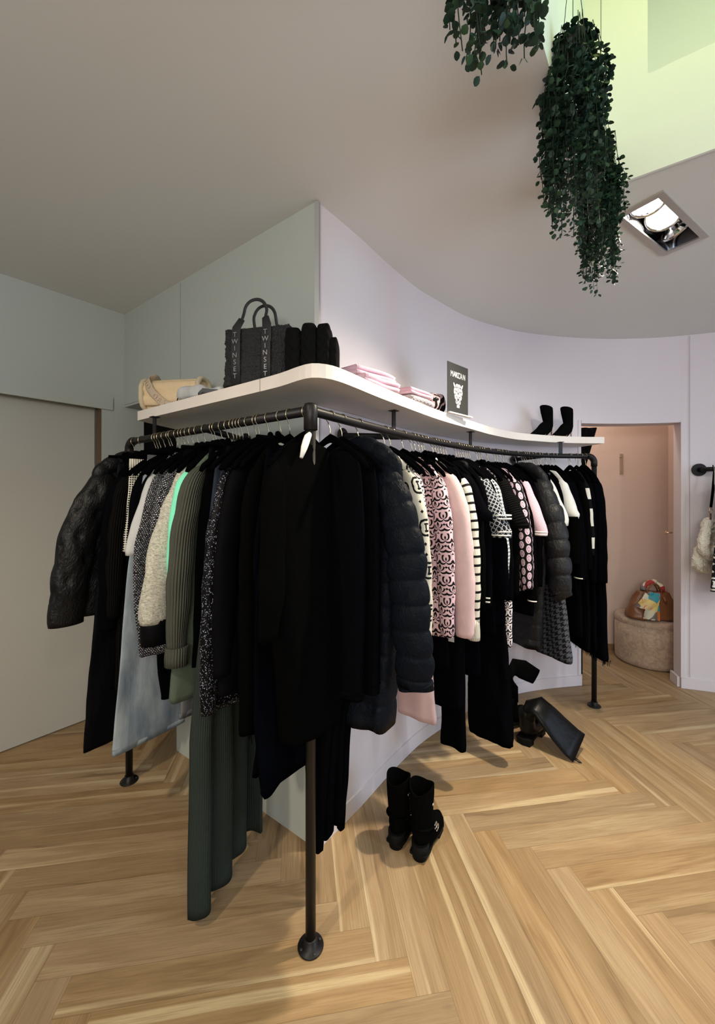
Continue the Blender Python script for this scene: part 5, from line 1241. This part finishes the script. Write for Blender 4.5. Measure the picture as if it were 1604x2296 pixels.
m = MB(); pillow(m, (.015, .025, .0), (.24, .08, .19), .1, .7, 34, 18, .12, 3); o = m.build('bag_body', FUR, r); disp(o, .007, 55, 2, 1)
m = MB(); m.box((.04, -.045, .03), (.06, .012, .035), .3); m.build('dark_label', MT['blackk'], r)
r = empty('lettered_scarf', (2.545, 2.66, .82), .2, 'black knitted garment with white letter pattern at the right photo edge', 'knitwear')
m = MB(); R = []
for j in range(30):
    t = j/29; z = .78*(1-t); w0 = -.10-.12*t; R.append([Vector((((w0+.30)/2)+(.30-w0)/2*sq(cos(a), .6), .02*sq(sin(a), .6)+.008*sin(3*cos(a)*2+t*3), z)) for a in [2*PI*i/36 for i in range(36)]])
m.rings(R); m.build('panel', MT['letterb'], r)
h = copy_tree(protos[0]); h.location = (2.72, 2.74, RZ-.085); h.rotation_euler = (0, 0, .2); h['label'] = 'black padded hanger carrying the black lettered knit on the right rail'
del h['group']

# ------------------------------------------------------------------ trailing plants in the light well
lg = NT('eucalyptus_leaf'); ai = lg.n('ShaderNodeAttribute', attribute_name='leaf')
LEAF = lg.fin(lg.ramp(ai.outputs['Fac'], [(0, (.006, .022, .014, 1)), (.6, (.013, .04, .024, 1)), (1, (.03, .075, .035, 1))]), .55, .3)
STEM = plain('dark_plant_stem', (.01, .02, .012), .8)
def plant(loc, seed, length, rad, label, nst=44):
    nst = int(nst*1.45)
    rr = random.Random(seed); r = empty('trailing_plant', loc, 0, label, 'plant', None)
    V, Fc, A = [], [], []; ms = MB()
    for s in range(nst):
        a = rr.uniform(0, 2*PI); rd = rad*rr.uniform(.25, 1)**.7; L = length*(rr.uniform(.62, 1) if rd < rad*.75 else rr.uniform(.35, .92)); P = []; n = int(L/.02)
        x0, y0 = cos(a)*rd*.45, sin(a)*rd*.45; ph = rr.uniform(0, 6)
        for k in range(n+1):
            t = k/n; e = min(1, t*4); P.append(Vector((x0+cos(a)*rd*.55*e+.008*sin(t*9+ph), y0+sin(a)*rd*.55*e+.008*cos(t*7+ph), .085*sin(min(1, t*6)*PI)-L*t)))
        ms.sweep(P, .0011, 4)
        for k in range(2, len(P)):
            for q in range(2):
                if rr.random() < .12: continue
                p = P[k]+Vector((0, 0, rr.uniform(-.008, .008))); az = rr.uniform(0, 2*PI); dn = rr.uniform(-1.3, .1); ln = rr.uniform(.014, .022)*(1.12-.35*k/len(P)); w = ln*rr.uniform(.40, .52)
                d = Vector((cos(az)*cos(dn), sin(az)*cos(dn), sin(dn))); sd = d.cross(Vector((rr.uniform(-.4, .4), rr.uniform(-.4, .4), 1))).normalized(); up = sd.cross(d)
                b0 = p+d*.006; i0 = len(V); c = rr.random()
                for (t, ww, h) in ((0, 0, 0), (.22, .75, .06), (.5, 1, .09), (.8, .72, .05), (1, 0, 0)):
                    if ww == 0: V.append(b0+d*ln*t)
                    else: V.extend([b0+d*ln*t-sd*w*ww+up*ln*h, b0+d*ln*t-up*ln*.02, b0+d*ln*t+sd*w*ww+up*ln*h])
                f = [(0, 1, 2), (0, 2, 3), (1, 4, 5, 2), (2, 5, 6, 3), (4, 7, 8, 5), (5, 8, 9, 6), (7, 10, 8), (8, 10, 9)]
                for q_ in f: Fc.append(tuple(i0+i for i in q_)); A.append(c)
    ms.build('stems', STEM, r)
    me = bpy.data.meshes.new('foliage'); me.from_pydata([tuple(v) for v in V], [], Fc); at = me.attributes.new('leaf', 'FLOAT', 'FACE'); at.data.foreach_set('value', A)
    me.polygons.foreach_set('use_smooth', [True]*len(Fc)); me.update(); link('foliage', me, LEAF, r)
    pm = plain('dark_plant_pot', (.03, .03, .026), .6); m = MB(); m.rings([[Vector((q*cos(k*PI/14), q*sin(k*PI/14), z)) for k in range(28)] for q, z in ((.028, -.005), (.031, .0), (.036, .035), (.038, .038), (.037, .041), (.033, .038), (.030, .032))], cap=(True, True)); m.build('pot', pm, r)
    m = MB()
    for k in range(3):
        a = k*2*PI/3; m.sweep([(.036*cos(a), .036*sin(a), .04), (0, 0, .36)], .001, 5)
    m.sweep([(0, 0, .36), (0, 0, WT-loc[2])], .001, 5); m.build('hanging_wire', STEM, r)
plant((.245, .690, 2.66), 1, .44, .085, 'trailing green plant nearest the viewer, cut off by the top edge', 46)
plant((.628, 1.155, 2.735), 2, .52, .088, 'long dark green trailing plant, middle one of three in the light well', 60)
plant((.905, 1.475, 2.71), 3, .48, .080, 'trailing green plant next to the ceiling spotlight, lowest in view', 64)
# ------------------------------------------------------------------ camera, light, world
cam = bpy.data.objects.new('camera', bpy.data.cameras.new('camera')); C.objects.link(cam)
cam.location = (0, 0, EYE); cam.rotation_euler = (PI/2, 0, 0)
cam.data.sensor_fit = 'HORIZONTAL'; cam.data.sensor_width = 36; cam.data.lens = 36*890/1604; cam.data.shift_y = -36/1604; cam.data.clip_start = .02
bpy.context.scene.camera = cam
def lamp(name, ty, loc, to, power, col, size=.1, spot=None, blend=.6, sy=None):
    l = bpy.data.lights.new(name, ty); l.energy = power; l.color = col
    if ty == 'AREA':
        l.size = size
        if sy: l.shape = 'RECTANGLE'; l.size_y = sy
        else: l.shape = 'DISK'
    else: l.shadow_soft_size = size
    if ty == 'SPOT': l.spot_size = spot; l.spot_blend = blend
    o = bpy.data.objects.new(name, l); C.objects.link(o); o.location = loc
    o.rotation_euler = (Vector(to)-Vector(loc)).to_track_quat('-Z', 'Y').to_euler(); return o
WARM = (1, .86, .66); NEU = (1, .95, .88); COOL = (.62, .77, 1)
lamp('ceiling_spot', 'SPOT', (1.25, 1.70, 2.64), (.1, 1.15, 0), 230, WARM, .045, 1.85, .85)
lamp('ceiling_spot', 'SPOT', (1.37, 1.78, 2.64), (1.2, 2.5, 0), 32, NEU, .05, 2.2, .8)
lamp('ceiling_spot', 'SPOT', (.75, -.9, 2.62), (.6, 1.0, 0), 26, WARM, .05, 1.9, .8)
lamp('ceiling_spot', 'SPOT', (-1.3, -.2, 2.62), (-1.0, .95, 0), 125, WARM, .05, 1.9, .8)
lamp('ceiling_spot', 'SPOT', (2.3, .2, 2.62), (1.9, 2.2, 0), 34, NEU, .06, 2.1, .8)
lamp('shop_window_daylight', 'AREA', (3.85, 0, 1.5), (0, 1.8, .5), 56, COOL, 2.2, sy=1.9)
lamp('added_room_fill', 'AREA', (.6, -1.8, 2.4), (0, 2, 1.3), 12, (1, .95, .9), 1.6, sy=.8)  # added soft fill from behind the viewer, no fixture stands there
lamp('added_ceiling_fill', 'AREA', (-.4, -1.7, 1.9), (.2, 0.2, 2.66), 50, (1, .94, .88), 1.4, sy=.6)  # added fill aimed upwards to brighten the ceiling, no real fixture
lamp('fitting_room_lamp', 'POINT', (1.9, 3.4, 2.45), (0, 0, 0), 9, (1, .84, .68), .08)
lamp('light_well_lamp_yellow', 'POINT', (1.0, .75, 3.5), (0, 0, 0), 7.5, (.86, 1, .10), .15)
lamp('light_well_lamp_cyan', 'POINT', (1.95, .50, 2.82), (0, 0, 0), 9, (.22, .85, 1), .12)
w = bpy.data.worlds.new('world'); bpy.context.scene.world = w; w.use_nodes = True
bg = w.node_tree.nodes['Background']; bg.inputs[0].default_value = (.8, .85, .9, 1); bg.inputs[1].default_value = .6
sc = bpy.context.scene; sc.view_settings.view_transform = 'Standard'; sc.view_settings.look = 'None'; sc.view_settings.gamma = 1; sc.view_settings.use_curve_mapping = False
sc.view_settings.exposure = 0
